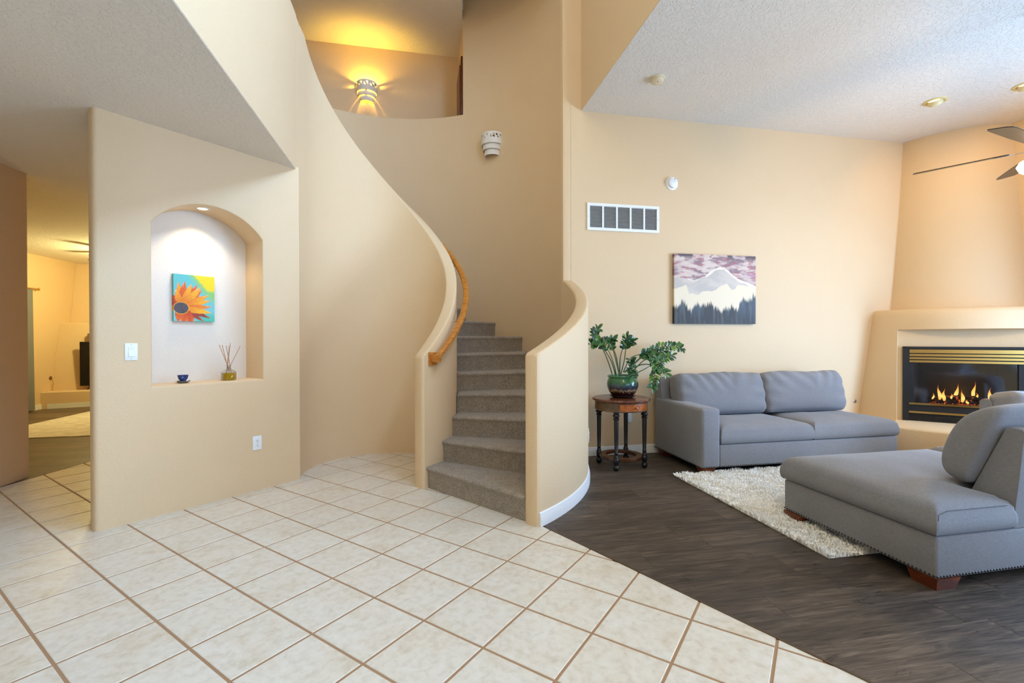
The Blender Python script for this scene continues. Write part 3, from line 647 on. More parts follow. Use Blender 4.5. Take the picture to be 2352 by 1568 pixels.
def bcush(w, h, d, seed, n=(46, 30, 10), fold=0.012):
    """loose back cushion, local: x width, y depth (front -d/2), z height; with pulled folds towards the corners"""
    hx, hy, hz = w/2, d/2, h/2; rd = 0.05; v = {}; mb = MB()
    def vert(c):
        key = tuple(round(x, 5) for x in c)
        if key in v: return v[key]
        x, y, z = c[0]*hx, c[1]*hy, c[2]*hz
        ix = max(-hx+rd, min(hx-rd, x)); iy = max(-hy+rd*0.8, min(hy-rd*0.8, y)); iz = max(-hz+rd, min(hz-rd, z))
        dv = Vector((x-ix, y-iy, z-iz))
        if dv.length > 1e-9: dv = dv.normalized()*rd
        p = Vector((ix, iy, iz))+dv; u, t = c[0], c[2]
        puff = (1-u**4)*(1-t**4); fl = 1 if c[1] < 0 else -1
        p.y -= fl*0.055*(puff-0.35)*abs(c[1])
        p.x *= 1-0.035*(t*t) + 0.006*nz(t*2+seed, u, 2); p.z += hz*(0.03*sin(u*5+seed)*(t > 0)*t - 0.05*max(0, abs(u)-0.8)*5*max(0, t))
        # folds fanning from the top seam and the side
        top = max(0, t+0.15)**1.3; g = sin((u*9+t*3.2*(1 if u < 0.2 else -0.6)+seed)*2.1+2*sin(u*3+seed)); p.y += fl*fold*g*top*(1-abs(u)**6)*(-0.9)*abs(c[1])
        sd = max(0, abs(u)-0.45)*1.8; p.y += fl*fold*0.45*sin(t*11+u*4+seed*2)*sd*abs(c[1])
        v[key] = len(mb.v); mb.v.append(tuple(p)); return v[key]
    def face(f, na, nb):
        g = [[vert(f(-1+2*i/na, -1+2*k/nb)) for k in range(nb+1)] for i in range(na+1)]
        for i in range(na):
            for k in range(nb): mb.f.append((g[i][k], g[i+1][k], g[i+1][k+1], g[i][k+1]))
    face(lambda a, b: (a, -1, b), n[0], n[1]); face(lambda a, b: (a, 1, b), n[0], n[1])
    face(lambda a, b: (a, b, -1), n[0], n[2]); face(lambda a, b: (a, b, 1), n[0], n[2])
    face(lambda a, b: (-1, a, b), n[2], n[1]); face(lambda a, b: (1, a, b), n[2], n[1])
    return mb
def place(mb, M):
    mb.v = [tuple(M @ Vector(p)) for p in mb.v]; return mb
def nails(runs, r=0.0085, step=0.0255):
    """runs: (p0, p1, outward normal)"""
    mb = MB()
    for p0, p1, n in runs:
        p0, p1, n = Vector(p0), Vector(p1), Vector(n); k = max(1, int((p1-p0).length/step)); a = Vector((0, 0, 1)); b = n.cross(a)
        for i in range(k+1):
            c = p0.lerp(p1, i/k); v = [c+n*r*0.75]; f = []
            for rr, hh in ((0.7, 0.5), (1.0, 0.0)): v += [c+n*r*hh+(a*cos(t*pi/4)+b*sin(t*pi/4))*r*rr for t in range(8)]
            f = [(0, 1+t, 1+(t+1) % 8) for t in range(8)]+[(1+t, 9+t, 9+(t+1) % 8, 1+(t+1) % 8) for t in range(8)]
            mb.add(v, f)
    return mb
def foot(x, y, w, parent, h=0.066, z0=0.001):
    a, b = w/2, w/2*0.80
    mb = MB().loft([[(x-b, y-b, z0), (x+b, y-b, z0), (x+b, y+b, z0), (x-b, y+b, z0)], [(x-a, y-a, h), (x+a, y-a, h), (x+a, y+a, h), (x-a, y+a, h)]]); return mb.build('leg', WALNUT, parent)
# sofa along the back wall
s1 = thing('sofa', 'grey fabric sofa with one arm and two loose back cushions against the back wall', 'sofa', (3.65, 4.26, 0))
MB().box(2.735, 4.77, 3.832, 4.70, 0.066, 0.279, 0.018, 3).build('base', FABRIC, s1, 40)
MB().box(2.545, 2.742, 3.82, 4.70, 0.066, 0.622, 0.032, 4).build('arm', FABRIC, s1, 40)
MB().loft([[(x, 4.52, 0.25), (x, 4.70, 0.25), (x, 4.715, 0.82), (x, 4.70, 0.845), (x, 4.62, 0.85), (x, 4.605, 0.835)] for x in (2.565, 2.575, 4.60, 4.62)]).build('back_frame', FABRIC, s1, 40)
for x0, x1 in ((2.752, 3.762), (3.768, 4.768)):
    wv = lambda x, y, d, x0=x0: 0.003*nz(x-x0*3, y, 9)*min(1, d*8)
    pad(lines(x0, x1, 16), lines(3.826, 4.50, 10), lambda x, y: True, 0.284, 0.425, 0.045, 0.055, 0.14, 0.010, wv).build('seat_cushion', FABRIC, s1, 60)
for cx, w, sd, rz in ((3.155, 1.04, 1.0, 0.0), (4.165, 1.03, 3.7, -0.02)):
    M = Matrix.Translation((cx, 4.45 if sd < 2 else 4.44, 0.675)) @ Matrix.Rotation(rz, 4, 'Z') @ Matrix.Rotation(radians(-13), 4, 'X')
    place(bcush(w, 0.445, 0.21, sd, fold=0.014), M).build('back_cushion', FABRIC, s1, 70)
for x, y in ((2.640, 3.905), (4.68, 3.905), (2.64, 4.62), (4.68, 4.62)): foot(x, y, 0.125, s1, z0=0.013 if y < 4 else 0.001)
tag(nails([((2.556, 3.82, 0.078), (2.735, 3.82, 0.078), (0, -1, 0)), ((2.75, 3.832, 0.078), (4.76, 3.832, 0.078), (0, -1, 0)), ((2.545, 3.84, 0.078), (2.545, 4.69, 0.078), (-1, 0, 0))], 0.006, 0.0205).build('nailhead_trim', NAIL, s1, 60), kind='stuff')
# bumper sofa in the foreground, seen from its open end
s2 = thing('sofa', 'grey fabric bumper sofa with nailhead trim seen from its armless end in the foreground', 'sofa', (3.5, 2.33, 0))
X2, Y0, Y1, XB = 2.52, 1.835, 2.815, 3.02
MB().box(X2, 4.55, Y0, Y1, 0.066, 0.279, 0.014, 3).build('base', FABRIC, s2, 40)
inL = lambda x, y: (x < XB) or (y > 2.045)
wv = lambda x, y, d: 0.0035*nz(x, y, 7)*min(1, d*6)
pad(lines(X2-0.012, 3.775, 20, (XB,)), lines(Y0-0.008, Y1+0.012, 16, (2.045,)), inL, 0.284, 0.425, 0.050, 0.065, 0.17, 0.010, wv).build('seat_cushion', FABRIC, s2, 60)
pad(lines(3.782, 4.57, 12), lines(2.045, Y1+0.012, 12), lambda x, y: True, 0.284, 0.437, 0.05, 0.06, 0.15, 0.01, wv).build('seat_cushion', FABRIC, s2, 60)
bf = [(1.838, 0.282), (1.812, 0.55), (1.792, 0.785), (1.800, 0.802), (1.850, 0.806), (1.872, 0.792), (2.035, 0.40), (2.035, 0.282)]
MB().loft([[(x, y*k+(1-k)*1.9, z*k+(1-k)*0.5) for y, z in bf] for x, k in ((XB+0.002, 0.985), (XB+0.010, 1.0), (4.55, 1.0))]).build('back_frame', FABRIC, s2, 40)
prof2 = [(2.02, 0.455), (2.10, 0.462), (2.150, 0.490), (2.160, 0.57), (2.140, 0.66), (2.098, 0.765), (2.04, 0.84), (1.965, 0.893), (1.90, 0.912), (1.862, 0.905), (1.862, 0.870), (1.885, 0.80), (1.945, 0.63), (2.00, 0.50)]
ccy = sum(p[0] for p in prof2)/len(prof2); ccz = sum(p[1] for p in prof2)/len(prof2)
def csec(x, k, ph):
    out = []
    for i, (y, z) in enumerate(prof2):
        w_ = 1+0.018*sin(i*2.1+ph); out.append((x, ccy+(y-ccy)*k*w_, ccz+(z-ccz)*k*w_))
    return out
xs_ = [(2.955, 0.55), (2.962, 0.78), (2.978, 0.93), (3.005, 1.0), (3.10, 1.04), (3.3, 1.06), (3.55, 1.06), (3.75, 1.04), (3.86, 1.0), (3.885, 0.9), (3.893, 0.6)]
o = MB().loft([csec(x, k, x*9) for x, k in xs_]).build('back_cushion', FABRIC, s2, 180)
md = o.modifiers.new('sub', 'SUBSURF'); md.levels = 2; md.render_levels = 2
o = MB().loft([csec(3.90+(x-2.955)*0.68, k, x*7+2) for x, k in xs_]).build('back_cushion', FABRIC, s2, 180)
md = o.modifiers.new('sub', 'SUBSURF'); md.levels = 2; md.render_levels = 2
SEAMC = simple('seam_thread', srgb(96, 96, 99), 0.9)
for pts in ([(X2-0.004, Y0-0.012, 0.30), (X2-0.004, Y0-0.012, 0.392), (X2+0.06, Y0-0.004, 0.407), (XB-0.05, Y0-0.004, 0.407)],): MB().tube(pts, 0.0014, 6).build('seam', SEAMC, s2, 60)
for x, y in ((X2+0.082, Y0+0.075), (X2+0.070, Y1-0.075), (3.55, Y0+0.075), (4.47, Y0+0.075), (4.47, Y1-0.075)): foot(x, y, 0.15, s2)
tag(nails([((X2+0.008, Y0, 0.080), (4.54, Y0, 0.080), (0, -1, 0)), ((X2, Y0+0.012, 0.080), (X2, Y1-0.008, 0.080), (-1, 0, 0))], 0.0062, 0.0200).build('nailhead_trim', NAIL, s2, 60), kind='stuff')
# armless chair further back, mostly hidden
s3 = thing('armless_chair', 'grey fabric chair back showing above the foreground sofa in front of the hearth', 'chair', (5.30, 2.85, 0))
MB().box(4.97, 5.62, 2.40, 3.26, 0.066, 0.279, 0.014, 3).build('base', FABRIC, s3, 40)
pad(lines(4.96, 5.63, 8), lines(2.38, 3.10, 10), lambda x, y: True, 0.284, 0.37, 0.045, 0.05, 0.15, 0.01, wv).build('seat_cushion', FABRIC, s3, 60)
MB().loft([[(x, 3.12, 0.25), (x, 3.26, 0.25), (x, 3.27, 0.70), (x, 3.25, 0.72), (x, 3.20, 0.72), (x, 3.18, 0.70)] for x in (4.97, 5.62)]).build('back_frame', FABRIC, s3, 40)
M = Matrix.Translation((5.31, 3.07, 0.59)) @ Matrix.Rotation(radians(-12), 4, 'X')
place(bcush(0.70, 0.42, 0.22, 5.5, (30, 22, 8)), M).build('back_cushion', FABRIC, s3, 70)
for x, y in ((5.04, 2.47), (5.55, 2.47), (5.04, 3.19), (5.55, 3.19)): foot(x, y, 0.12, s3)
# ================================================================== rugs
def m_rug():
    t = NT('rug_cream_shag'); co = t.coord(); n = t.noise(co, 7, 3, 0.6); n2 = t.noise(co, 160, 2, 0.6)
    t.color(t.mix(0.4, t.ramp(n, [(0.3, srgb(246, 240, 228)), (0.6, srgb(255, 253, 250))]), t.ramp(n2, [(0.3, srgb(238, 230, 216)), (0.65, srgb(255, 255, 254))])))
    t.set(Roughness=0.95); return t.m
RUG = m_rug(); RX0, RX1, RY0, RY1 = 2.30, 4.62, 2.235, 3.885
rug = thing('shag_rug', 'cream shag rug lying under the foreground sofa and in front of the back sofa', 'rug', ((RX0+RX1)/2, (RY0+RY1)/2, 0))
MB().box(RX0+0.012, RX1-0.012, RY0+0.012, RY1-0.012, 0.001, 0.012).build('backing', RUG, rug)
N = 95000
xy = np.stack([RX0+(RX1-RX0)*rng.random(N), RY0+(RY1-RY0)*rng.random(N)], 1); xy = xy[(xy[:, 0] < 3.7) | (rng.random(N) < 0.35)]; N = len(xy)
ang = rng.random(N)*2*pi; lean = 0.012*rng.random(N)+0.004; hgt = 0.020+0.018*rng.random(N); wd = 0.0035+0.0025*rng.random(N)
lump = 0.75+0.35*np.sin(xy[:, 0]*23+2*np.sin(xy[:, 1]*17))*np.sin(xy[:, 1]*27+np.sin(xy[:, 0]*13)); hgt *= lump
dx, dy = np.cos(ang), np.sin(ang); V = np.zeros((N, 4, 3))
V[:, 0, 0] = xy[:, 0]-dy*wd; V[:, 0, 1] = xy[:, 1]+dx*wd; V[:, 0, 2] = 0.008
V[:, 1, 0] = xy[:, 0]+dy*wd; V[:, 1, 1] = xy[:, 1]-dx*wd; V[:, 1, 2] = 0.008
V[:, 2, 0] = xy[:, 0]+dx*lean+dy*wd*0.8; V[:, 2, 1] = xy[:, 1]+dy*lean-dx*wd*0.8; V[:, 2, 2] = 0.008+hgt
V[:, 3, 0] = xy[:, 0]+dx*lean-dy*wd*0.8; V[:, 3, 1] = xy[:, 1]+dy*lean+dx*wd*0.8; V[:, 3, 2] = 0.008+hgt
def fast_mesh(name, V, nper):
    me = bpy.data.meshes.new(name); n = V.shape[0]; W = V.reshape(-1, 3); me.vertices.add(len(W)); me.vertices.foreach_set('co', W.ravel())
    me.loops.add(n*nper); me.loops.foreach_set('vertex_index', np.arange(n*nper)); me.polygons.add(n); me.polygons.foreach_set('loop_start', np.arange(n)*nper)
    me.update(calc_edges=True); return me
V -= np.array(rug.location)
tag(link_obj('pile', fast_mesh('pile', V, 4), RUG, rug), kind='stuff')
def m_rug2():
    t = NT('rug_den'); co = t.coord((1, 5, 1)); n = t.noise(co, 6, 5, 0.65, 0.6); t.color(t.ramp(n, [(0.3, srgb(176, 160, 142)), (0.55, srgb(222, 214, 204)), (0.8, srgb(236, 232, 226))])); t.set(Roughness=0.95); return t.m
tag(MB().box(-5.66, -3.35, 7.03, 9.95, 0.001, 0.012, 0.003).build('area_rug', m_rug2()), 'pale woven area rug on the floor of the den beyond the passage', 'rug')
# ================================================================== side table and plant
TX, TY = 1.983, 4.327
tb = thing('side_table', 'round dark wooden side table with turned black legs and a burl drawer beside the sofa', 'table', (TX, TY, 0))
MB().lathe([(0, 0.650), (0.262, 0.650), (0.276, 0.655), (0.286, 0.664), (0.286, 0.672), (0.280, 0.680), (0.268, 0.682), (0, 0.682)], (TX, TY, 0), 56).build('tabletop', TABLETOP, tb, 30)
APRON = m_wood('table_wood_olive', srgb(66, 46, 28), srgb(92, 68, 42), srgb(110, 84, 54), 0.3, (1, 1, 1), 10)
MB().lathe([(0.225, 0.565), (0.256, 0.565), (0.262, 0.570), (0.258, 0.576), (0.258, 0.650), (0.225, 0.650)], (TX, TY, 0), 56).build('apron', APRON, tb, 30)
dw = MB(); a0, a1 = radians(-117), radians(-48)
dw.loft([[(TX+r*cos(t), TY+r*sin(t), z) for r, z in ((0.256, 0.578), (0.2625, 0.578), (0.2625, 0.642), (0.256, 0.642))] for t in np.linspace(a0, a1, 15)]); dr = dw.build('drawer_front', BURL, tb, 30)
kn = (a0+a1)/2+0.02; d = Vector((cos(kn), sin(kn), 0)); Mk = d.to_track_quat('Z', 'Y').to_matrix()
MB().lathe([(0, 0.012), (0.006, 0.011), (0.008, 0.006), (0.005, 0.002), (0.004, -0.002)], (TX+0.266*d.x, TY+0.266*d.y, 0.610), 12, M=Mk).build('knob', BRASS, dr, 60)
lp = [(0, 0.0), (0.012, 0.001), (0.026, 0.014), (0.030, 0.030), (0.026, 0.046), (0.016, 0.056), (0.020, 0.062), (0.024, 0.070), (0.026, 0.095), (0.026, 0.118), (0.020, 0.126), (0.024, 0.132), (0.019, 0.140), (0.017, 0.165), (0.021, 0.171), (0.017, 0.178), (0.020, 0.30), (0.022, 0.46), (0.0215, 0.485), (0.029, 0.492), (0.029, 0.500), (0.022, 0.506), (0.024, 0.514), (0.034, 0.526), (0.034, 0.534), (0.024, 0.545), (0.026, 0.556), (0.026, 0.568), (0, 0.568)]
lm = MB().lathe(lp, (0, 0, 0), 16); legme = None
for x, y in ((1.803, 4.462), (1.850, 4.145), (2.166, 4.192), (2.119, 4.509)):
    if legme is None:
        o = lm.build('leg', EBONY, tb, 45, local=True); legme = o.data
    else: o = prop_child('leg', legme, tb)
    o.location = (x-TX, y-TY, 0)
MB().lathe([(0.150, 0.084), (0.205, 0.084), (0.214, 0.090), (0.214, 0.108), (0.205, 0.114), (0.150, 0.114), (0.150, 0.084)], (TX, TY, 0), 48).build('stretcher_ring', m_wood('table_wood_ring', srgb(34, 18, 9), srgb(74, 40, 18), srgb(100, 56, 26), 0.28, (1, 1, 1), 12), tb, 30)
PXc, PYc, PZ = 2.000, 4.330, 0.683
pt = thing('potted_plant', 'glossy green plant with arching stems in a green drip-glazed pot on the side table', 'potted plant', (PXc, PYc, PZ))
g = NT('pot_glaze'); tc = g.add('ShaderNodeTexCoord'); sx = g.add('ShaderNodeSeparateXYZ'); g.link(tc.outputs['Object'], sx.inputs[0])
mp = g.add('ShaderNodeMapping'); mp.inputs['Scale'].default_value = (1, 1, 0.12); g.link(tc.outputs['Object'], mp.inputs[0]); dn = g.noise(mp.outputs[0], 60, 3, 0.6)
ad = g.add('ShaderNodeMath', operation='MULTIPLY_ADD'); g.link(dn, ad.inputs[0]); ad.inputs[1].default_value = 0.10; g.link(sx.outputs['Z'], ad.inputs[2])
mr = g.add('ShaderNodeMapRange'); mr.inputs[1].default_value = 0.05; mr.inputs[2].default_value = 0.27; g.link(ad.outputs[0], mr.inputs[0])
drip = g.ramp(mr.outputs[0], [(0.0, srgb(44, 14, 8)), (0.26, srgb(44, 16, 9)), (0.33, srgb(150, 126, 98)), (0.42, srgb(30, 34, 44)), (0.56, srgb(58, 70, 84)), (0.66, srgb(46, 88, 52)), (1.0, srgb(70, 118, 78))])
g.color(drip); g.set(Roughness=0.12)
MB().lathe([(0, 0.014), (0.095, 0.014), (0.108, 0.022), (0.135, 0.060), (0.152, 0.105), (0.155, 0.130), (0.150, 0.160), (0.140, 0.184), (0.136, 0.194), (0.146, 0.202), (0.150, 0.210), (0.146, 0.219), (0.136, 0.221), (0.126, 0.214), (0.124, 0.19), (0, 0.19)], (PXc, PYc, PZ), 40).build('pot', g.m, pt, 40)
MB().lathe([(0, 0.001), (0.095, 0.001), (0.112, 0.008), (0.132, 0.020), (0.134, 0.025), (0.128, 0.026), (0.10, 0.014), (0, 0.013)], (PXc, PYc, PZ), 40).build('saucer', simple('saucer_glaze', srgb(40, 34, 32), 0.12), pt, 40)
MB().lathe([(0.125, 0.191), (0.06, 0.198), (0, 0.200)], (PXc, PYc, PZ), 24).build('soil', simple('soil', srgb(48, 36, 28), 0.95), pt)
lf = NT('leaf_glossy'); lo = lf.add('ShaderNodeObjectInfo'); lf.color(lf.ramp(lo.outputs['Random'], [(0.0, srgb(24, 62, 34)), (0.55, srgb(34, 84, 40)), (0.85, srgb(58, 104, 36)), (1.0, srgb(104, 138, 40))])); lf.set(Roughness=0.22); lf.b.inputs['Specular IOR Level'].default_value = 0.6
STEM = simple('stem_green', srgb(70, 84, 34), 0.4)
lv = []; lfc = []
for i in range(7):
    u = i/6; w = 0.235*sin(pi*min(1, u*0.86+0.07))**0.8*(1 if u < 0.99 else 0.05); zc = 0.10*sin(pi*u)
    lv += [(-w, u, zc+w*0.28), (0, u, zc), (w, u, zc+w*0.28)]
for i in range(6):
    for k in (0, 1): lfc.append((i*3+k, i*3+k+1, i*3+k+4, i*3+k+3))
lme = bpy.data.meshes.new('leaf'); lme.from_pydata(lv, [], lfc); lme.materials.append(lf.m); lme.polygons.foreach_set('use_smooth', [True]*len(lme.polygons))
PLX = lambda x, y, V: ((x/8.7125+1340-1176)/FPX, (784-(y/8.7125+740))/FPX, V)
def back(x, y, yy):
    d = cf_+cr_*((x/8.7125+1340-1176)/FPX)+cu_*((784-(y/8.7125+740))/FPX); return Vector((0, 0, H))+d*(yy/d.y)
def catmull(P_, n):
    P_ = [P_[0]*2-P_[1]]+P_+[P_[-1]*2-P_[-2]]; out = []
    for i in range(1, len(P_)-2):
        for k in range(n):
            t = k/n; a, b, c, e = P_[i-1:i+3]; out.append(0.5*((2*b)+(c-a)*t+(2*a-5*b+4*c-e)*t*t+(-a+3*b-3*c+e)*t**3))
    return out+[P_[-2]]
STEMS = [([(575, 1030), (500, 800), (400, 560), (270, 350), (230, 220), (300, 120)], 4.36, 4.45, 0.50, 9), ([(640, 1040), (560, 780), (430, 560), (300, 420), (120, 440)], 4.33, 4.25, 0.55, 9),
         ([(655, 1040), (620, 880), (520, 600), (350, 400), (190, 350)], 4.30, 4.20, 0.55, 9), ([(720, 1040), (660, 700), (600, 540), (500, 390), (400, 370)], 4.36, 4.48, 0.5, 8), ([(715, 1040), (640, 720), (600, 560), (560, 400), (600, 340)], 4.30, 4.2, 0.5, 8),
         ([(725, 1040), (740, 700), (810, 450), (870, 270)], 4.34, 4.30, 0.52, 8), ([(750, 1030), (820, 760), (850, 540), (900, 440), (990, 380)], 4.30, 4.22, 0.5, 8),
         ([(800, 1000), (900, 780), (1000, 680), (1240, 610), (1480, 510), (1700, 480), (1850, 485), (1990, 535)], 4.38, 4.50, 0.42, 15), ([(830, 1000), (960, 900), (1150, 720), (1320, 690), (1500, 600), (1720, 550)], 4.40, 4.52, 0.45, 11),
         ([(1000, 1040), (1200, 950), (1320, 880), (1500, 785), (1650, 725), (1790, 655)], 4.34, 4.42, 0.5, 9), ([(900, 960), (1120, 860), (1280, 840), (1400, 880), (1430, 1000), (1400, 1200), (1385, 1300)], 4.28, 4.12, 0.45, 13),
         ([(880, 1010), (940, 900), (945, 790), (950, 740)], 4.22, 4.16, 0.1, 7), ([(960, 1010), (1100, 860), (1260, 740), (1400, 820), (1540, 930), (1680, 1030)], 4.26, 4.15, 0.42, 12), ([(900, 1010), (960, 960), (980, 1010), (975, 1110)], 4.22, 4.14, 0.25, 7),
         ([(820, 1000), (1010, 820), (1150, 700), (1260, 620), (1330, 640)], 4.30, 4.22, 0.45, 9)]
for P2, ya, yb, f0, nl in STEMS:
    k = len(P2)-1; pts = catmull([back(x, y, ya+(yb-ya)*i/k) for i, (x, y) in enumerate(P2)], 6); n = len(pts)
    so = MB().tube(pts, [0.0062*(1-0.62*i/(n-1)) for i in range(n)], 6).build('stem', STEM, pt, 70)
    for j in range(nl):
        for sd in ((-1, 1) if j < nl-1 else (0,)):
            u = f0+(1-f0)*(j+0.25*(sd > 0))/(nl-0.7); u = min(u, 1.0); fi = u*(n-1); i = min(int(fi), n-2); p = pts[i].lerp(pts[i+1], fi-i)
            tn = (pts[i+1]-pts[i]).normalized(); rt = tn.cross(Vector((0.25*sin(j), -1, 0.35))).normalized()
            if rt.length < 0.1: rt = Vector((1, 0, 0))
            dr_ = (tn*(0.55+0.2*random.random())+rt*sd*0.95+Vector((random.uniform(-.15, .15), random.uniform(-.35, .1), random.uniform(-.1, .15)))).normalized()
            nm = (Vector((0, -0.75, 0.65))+Vector((random.uniform(-.4, .4), random.uniform(-.3, .3), random.uniform(-.3, .3)))); nm = (nm-dr_*nm.dot(dr_)).normalized(); xx = dr_.cross(nm)
            L = (0.058+0.015*random.random())*(0.75 if j == 0 else 1); M = Matrix(((xx.x*L, dr_.x*L, nm.x*L, p.x), (xx.y*L, dr_.y*L, nm.y*L, p.y), (xx.z*L, dr_.z*L, nm.z*L, p.z), (0, 0, 0, 1)))
            o = bpy.data.objects.new('leaf', lme); COL.objects.link(o); o.parent = so; w0 = wloc(so); o.matrix_local = Matrix.Translation(-w0) @ M
# ================================================================== pictures
def canvas(name, label, parent_fn, w, h, thick, fn, nx, ny, edge_fn=None):
    """canvas in local frame: x right, z up, front at y=-thick; colours per vertex"""
    us = np.linspace(0, 1, nx); vs = np.linspace(0, 1, ny); V = []; C = []; F = []
    for v in vs:
        for u in us: V.append((u*w-w/2, -thick, v*h-h/2)); C.append(fn(u, v))
    for k in range(ny-1):
        for i in range(nx-1): a = k*nx+i; F.append((a, a+1, a+nx+1, a+nx))
    rim = [i for i in range(nx)]+[k*nx+nx-1 for k in range(1, ny)]+[(ny-1)*nx+i for i in range(nx-2, -1, -1)]+[k*nx for k in range(ny-2, 0, -1)]
    b0 = len(V)
    for i in rim: V.append((V[i][0], 0, V[i][2])); C.append(tuple(c*0.75 for c in C[i]))
    for i in range(len(rim)): j = (i+1) % len(rim); F.append((rim[j], rim[i], b0+i, b0+j))
    me = bpy.data.meshes.new(name); me.from_pydata(V, [], F); at = me.color_attributes.new('Col', 'FLOAT_COLOR', 'POINT')
    at.data.foreach_set('color', np.array([tuple(c)+(1,) for c in C], dtype=np.float32).ravel()); me.update()
    o = link_obj(name, me, PRINT); tag(o, label, 'painting'); return o
def lerp(a, b, t): return tuple(x+(y-x)*t for x, y in zip(a, b))
def c3(r, g_, b): return srgb(r, g_, b)[:3]
_p = [rng.uniform(0, 6.28, 4) for _ in range(8)]
def fbm(x, y, o=4):
    s = 0; a = 0.5; f = 1
    for i in range(o):
        p = _p[i]; s += a*sin(x*f*3.1+p[0]+1.7*sin(y*f*2.3+p[1]))*cos(y*f*2.9+p[2]+1.3*sin(x*f*1.9+p[3])); a *= 0.5; f *= 2.03
    return s
def interp(u, pts): return float(np.interp(u, [p[0] for p in pts], [p[1] for p in pts]))
RID = [(0, .66), (.10, .66), (.16, .64), (.24, .615), (.30, .66), (.38, .70), (.42, .745), (.48, .79), (.55, .835), (.60, .82), (.66, .77), (.70, .72), (.78, .66), (.85, .63), (.92, .60), (1, .565)]
MST = [(0, .505), (.07, .515), (.12, .55), (.145, .555), (.165, .47), (.18, .425), (.20, .435), (.24, .425), (.285, .42), (.32, .455), (.36, .475), (.41, .475), (.45, .48), (.50, .485), (.54, .53), (.58, .56), (.64, .585), (.67, .54), (.695, .495), (.73, .515), (.77, .565), (.82, .575), (.88, .56), (.94, .555), (1, .51)]
TRE = [(0, .27), (.05, .29), (.08, .335), (.13, .345), (.16, .24), (.20, .215), (.23, .28), (.28, .315), (.33, .30), (.38, .29), (.42, .34), (.46, .30), (.52, .25), (.56, .22), (.60, .23), (.66, .26), (.70, .29), (.74, .25), (.78, .24), (.81, .36), (.84, .43), (.87, .36), (.90, .36), (.93, .43), (.95, .38), (.97, .46), (1, .44)]
def landscape(u, v):
    rd = interp(u, RID)+0.010*fbm(u*9, 1.3); ms = interp(u, MST)+0.012*fbm(u*14, 4.2); tr_ = interp(u, TRE)+0.035*fbm(u*40, 2.0, 3)+0.02*fbm(u*90, v*3, 2)
    if v < tr_+0.10:
        k = smooth01((tr_+0.05*fbm(u*60, 7.0, 2)-v)/0.06); dk = c3(46, 50, 56); bl_ = smooth01((fbm(u*7+3, 0.4, 2)+0.12)*3)*smooth01((v-0.02)/0.25)
        dk = lerp(dk, c3(80, 102, 130), 0.6*bl_); dk = lerp(dk, c3(30, 36, 38), smooth01((v-0.15)/0.2)*(1-bl_)*0.8); dk = lerp(dk, c3(120, 128, 136), 0.3*smooth01(fbm(u*22, v*2+5, 3)*2))
        mist = c3(250, 248, 236); return lerp(mist, dk, k)
    if v < ms: return c3(250, 248, 236)
    if v < rd:
        if u > 0.38 and rd-v < 0.035+0.02*fbm(u*11, 9.1): return c3(253, 252, 252)
        if rd-v < 0.012 and 0.16 < u < 0.30: return c3(250, 250, 252)
        return lerp(c3(222, 222, 228), c3(204, 206, 214), smooth01(0.5+1.2*fbm(u*4, v*5)))
    c = lerp(c3(216, 206, 216), c3(150, 132, 152), smooth01(0.35+1.5*fbm(u*5+1, v*9+2)))
    c = lerp(c, c3(176, 120, 140), 0.8*smooth01((fbm(u*6+4, v*14)-0.08)*5)); c = lerp(c, c3(236, 230, 236), 0.8*smooth01((fbm(u*4+8, v*10+3)-0.02)*4))
    c = lerp(c, c3(84, 74, 90), smooth01((v-0.88)/0.12)*smooth01((fbm(u*5+2.2, v*4)+0.05)*4)); c = lerp(c, c3(196, 90, 190), 0.7*smooth01((0.02-abs(v-0.72))/0.015)*smooth01((u-0.86)*12))
    return c
_l0 = landscape
landscape = lambda u, v: tuple(a*b for a, b in zip(_l0(u, v), (0.80, 0.69, 0.56)))
lc = canvas('landscape_painting', 'unframed canvas of a pale mountain over dark trees under a mauve sky', None, 1.035, 0.782, 0.038, landscape, 190, 144)
lc.location = (3.309, YB-0.002, 1.826)
PET = [(96, .70, .075, c3(246, 168, 16), c3(214, 92, 8)), (84, .73, .095, c3(230, 104, 10), c3(206, 78, 8)), (60, .76, .085, c3(228, 100, 10), c3(206, 80, 10)), (35, .62, .10, c3(232, 120, 16), c3(210, 88, 10)), (46, .72, .09, c3(236, 128, 14), c3(210, 84, 8)),
       (-19, .78, .06, c3(158, 58, 40), c3(138, 48, 36)), (-32, .66, .06, c3(170, 66, 48), c3(150, 52, 40)), (122, .40, .12, c3(214, 88, 12), c3(170, 56, 14)),
       (70, .72, .085, c3(252, 186, 26), c3(228, 108, 10)), (52, .76, .10, c3(253, 190, 34), c3(230, 116, 12)), (30, .78, .085, c3(250, 180, 20), c3(228, 110, 8)), (19, .76, .075, c3(254, 190, 16), c3(232, 116, 8)), (5, .75, .07, c3(244, 144, 40), c3(226, 100, 12)), (-8, .74, .085, c3(254, 200, 18), c3(236, 126, 6)), (104, .52, .085, c3(248, 172, 18), c3(220, 100, 8)),
       (-52, .50, .12, c3(222, 92, 12), c3(196, 60, 14)), (-75, .44, .12, c3(232, 108, 12), c3(190, 56, 16)), (-100, .38, .12, c3(236, 112, 10), c3(200, 66, 12)), (150, .3, .1, c3(200, 70, 14), c3(150, 44, 16))]
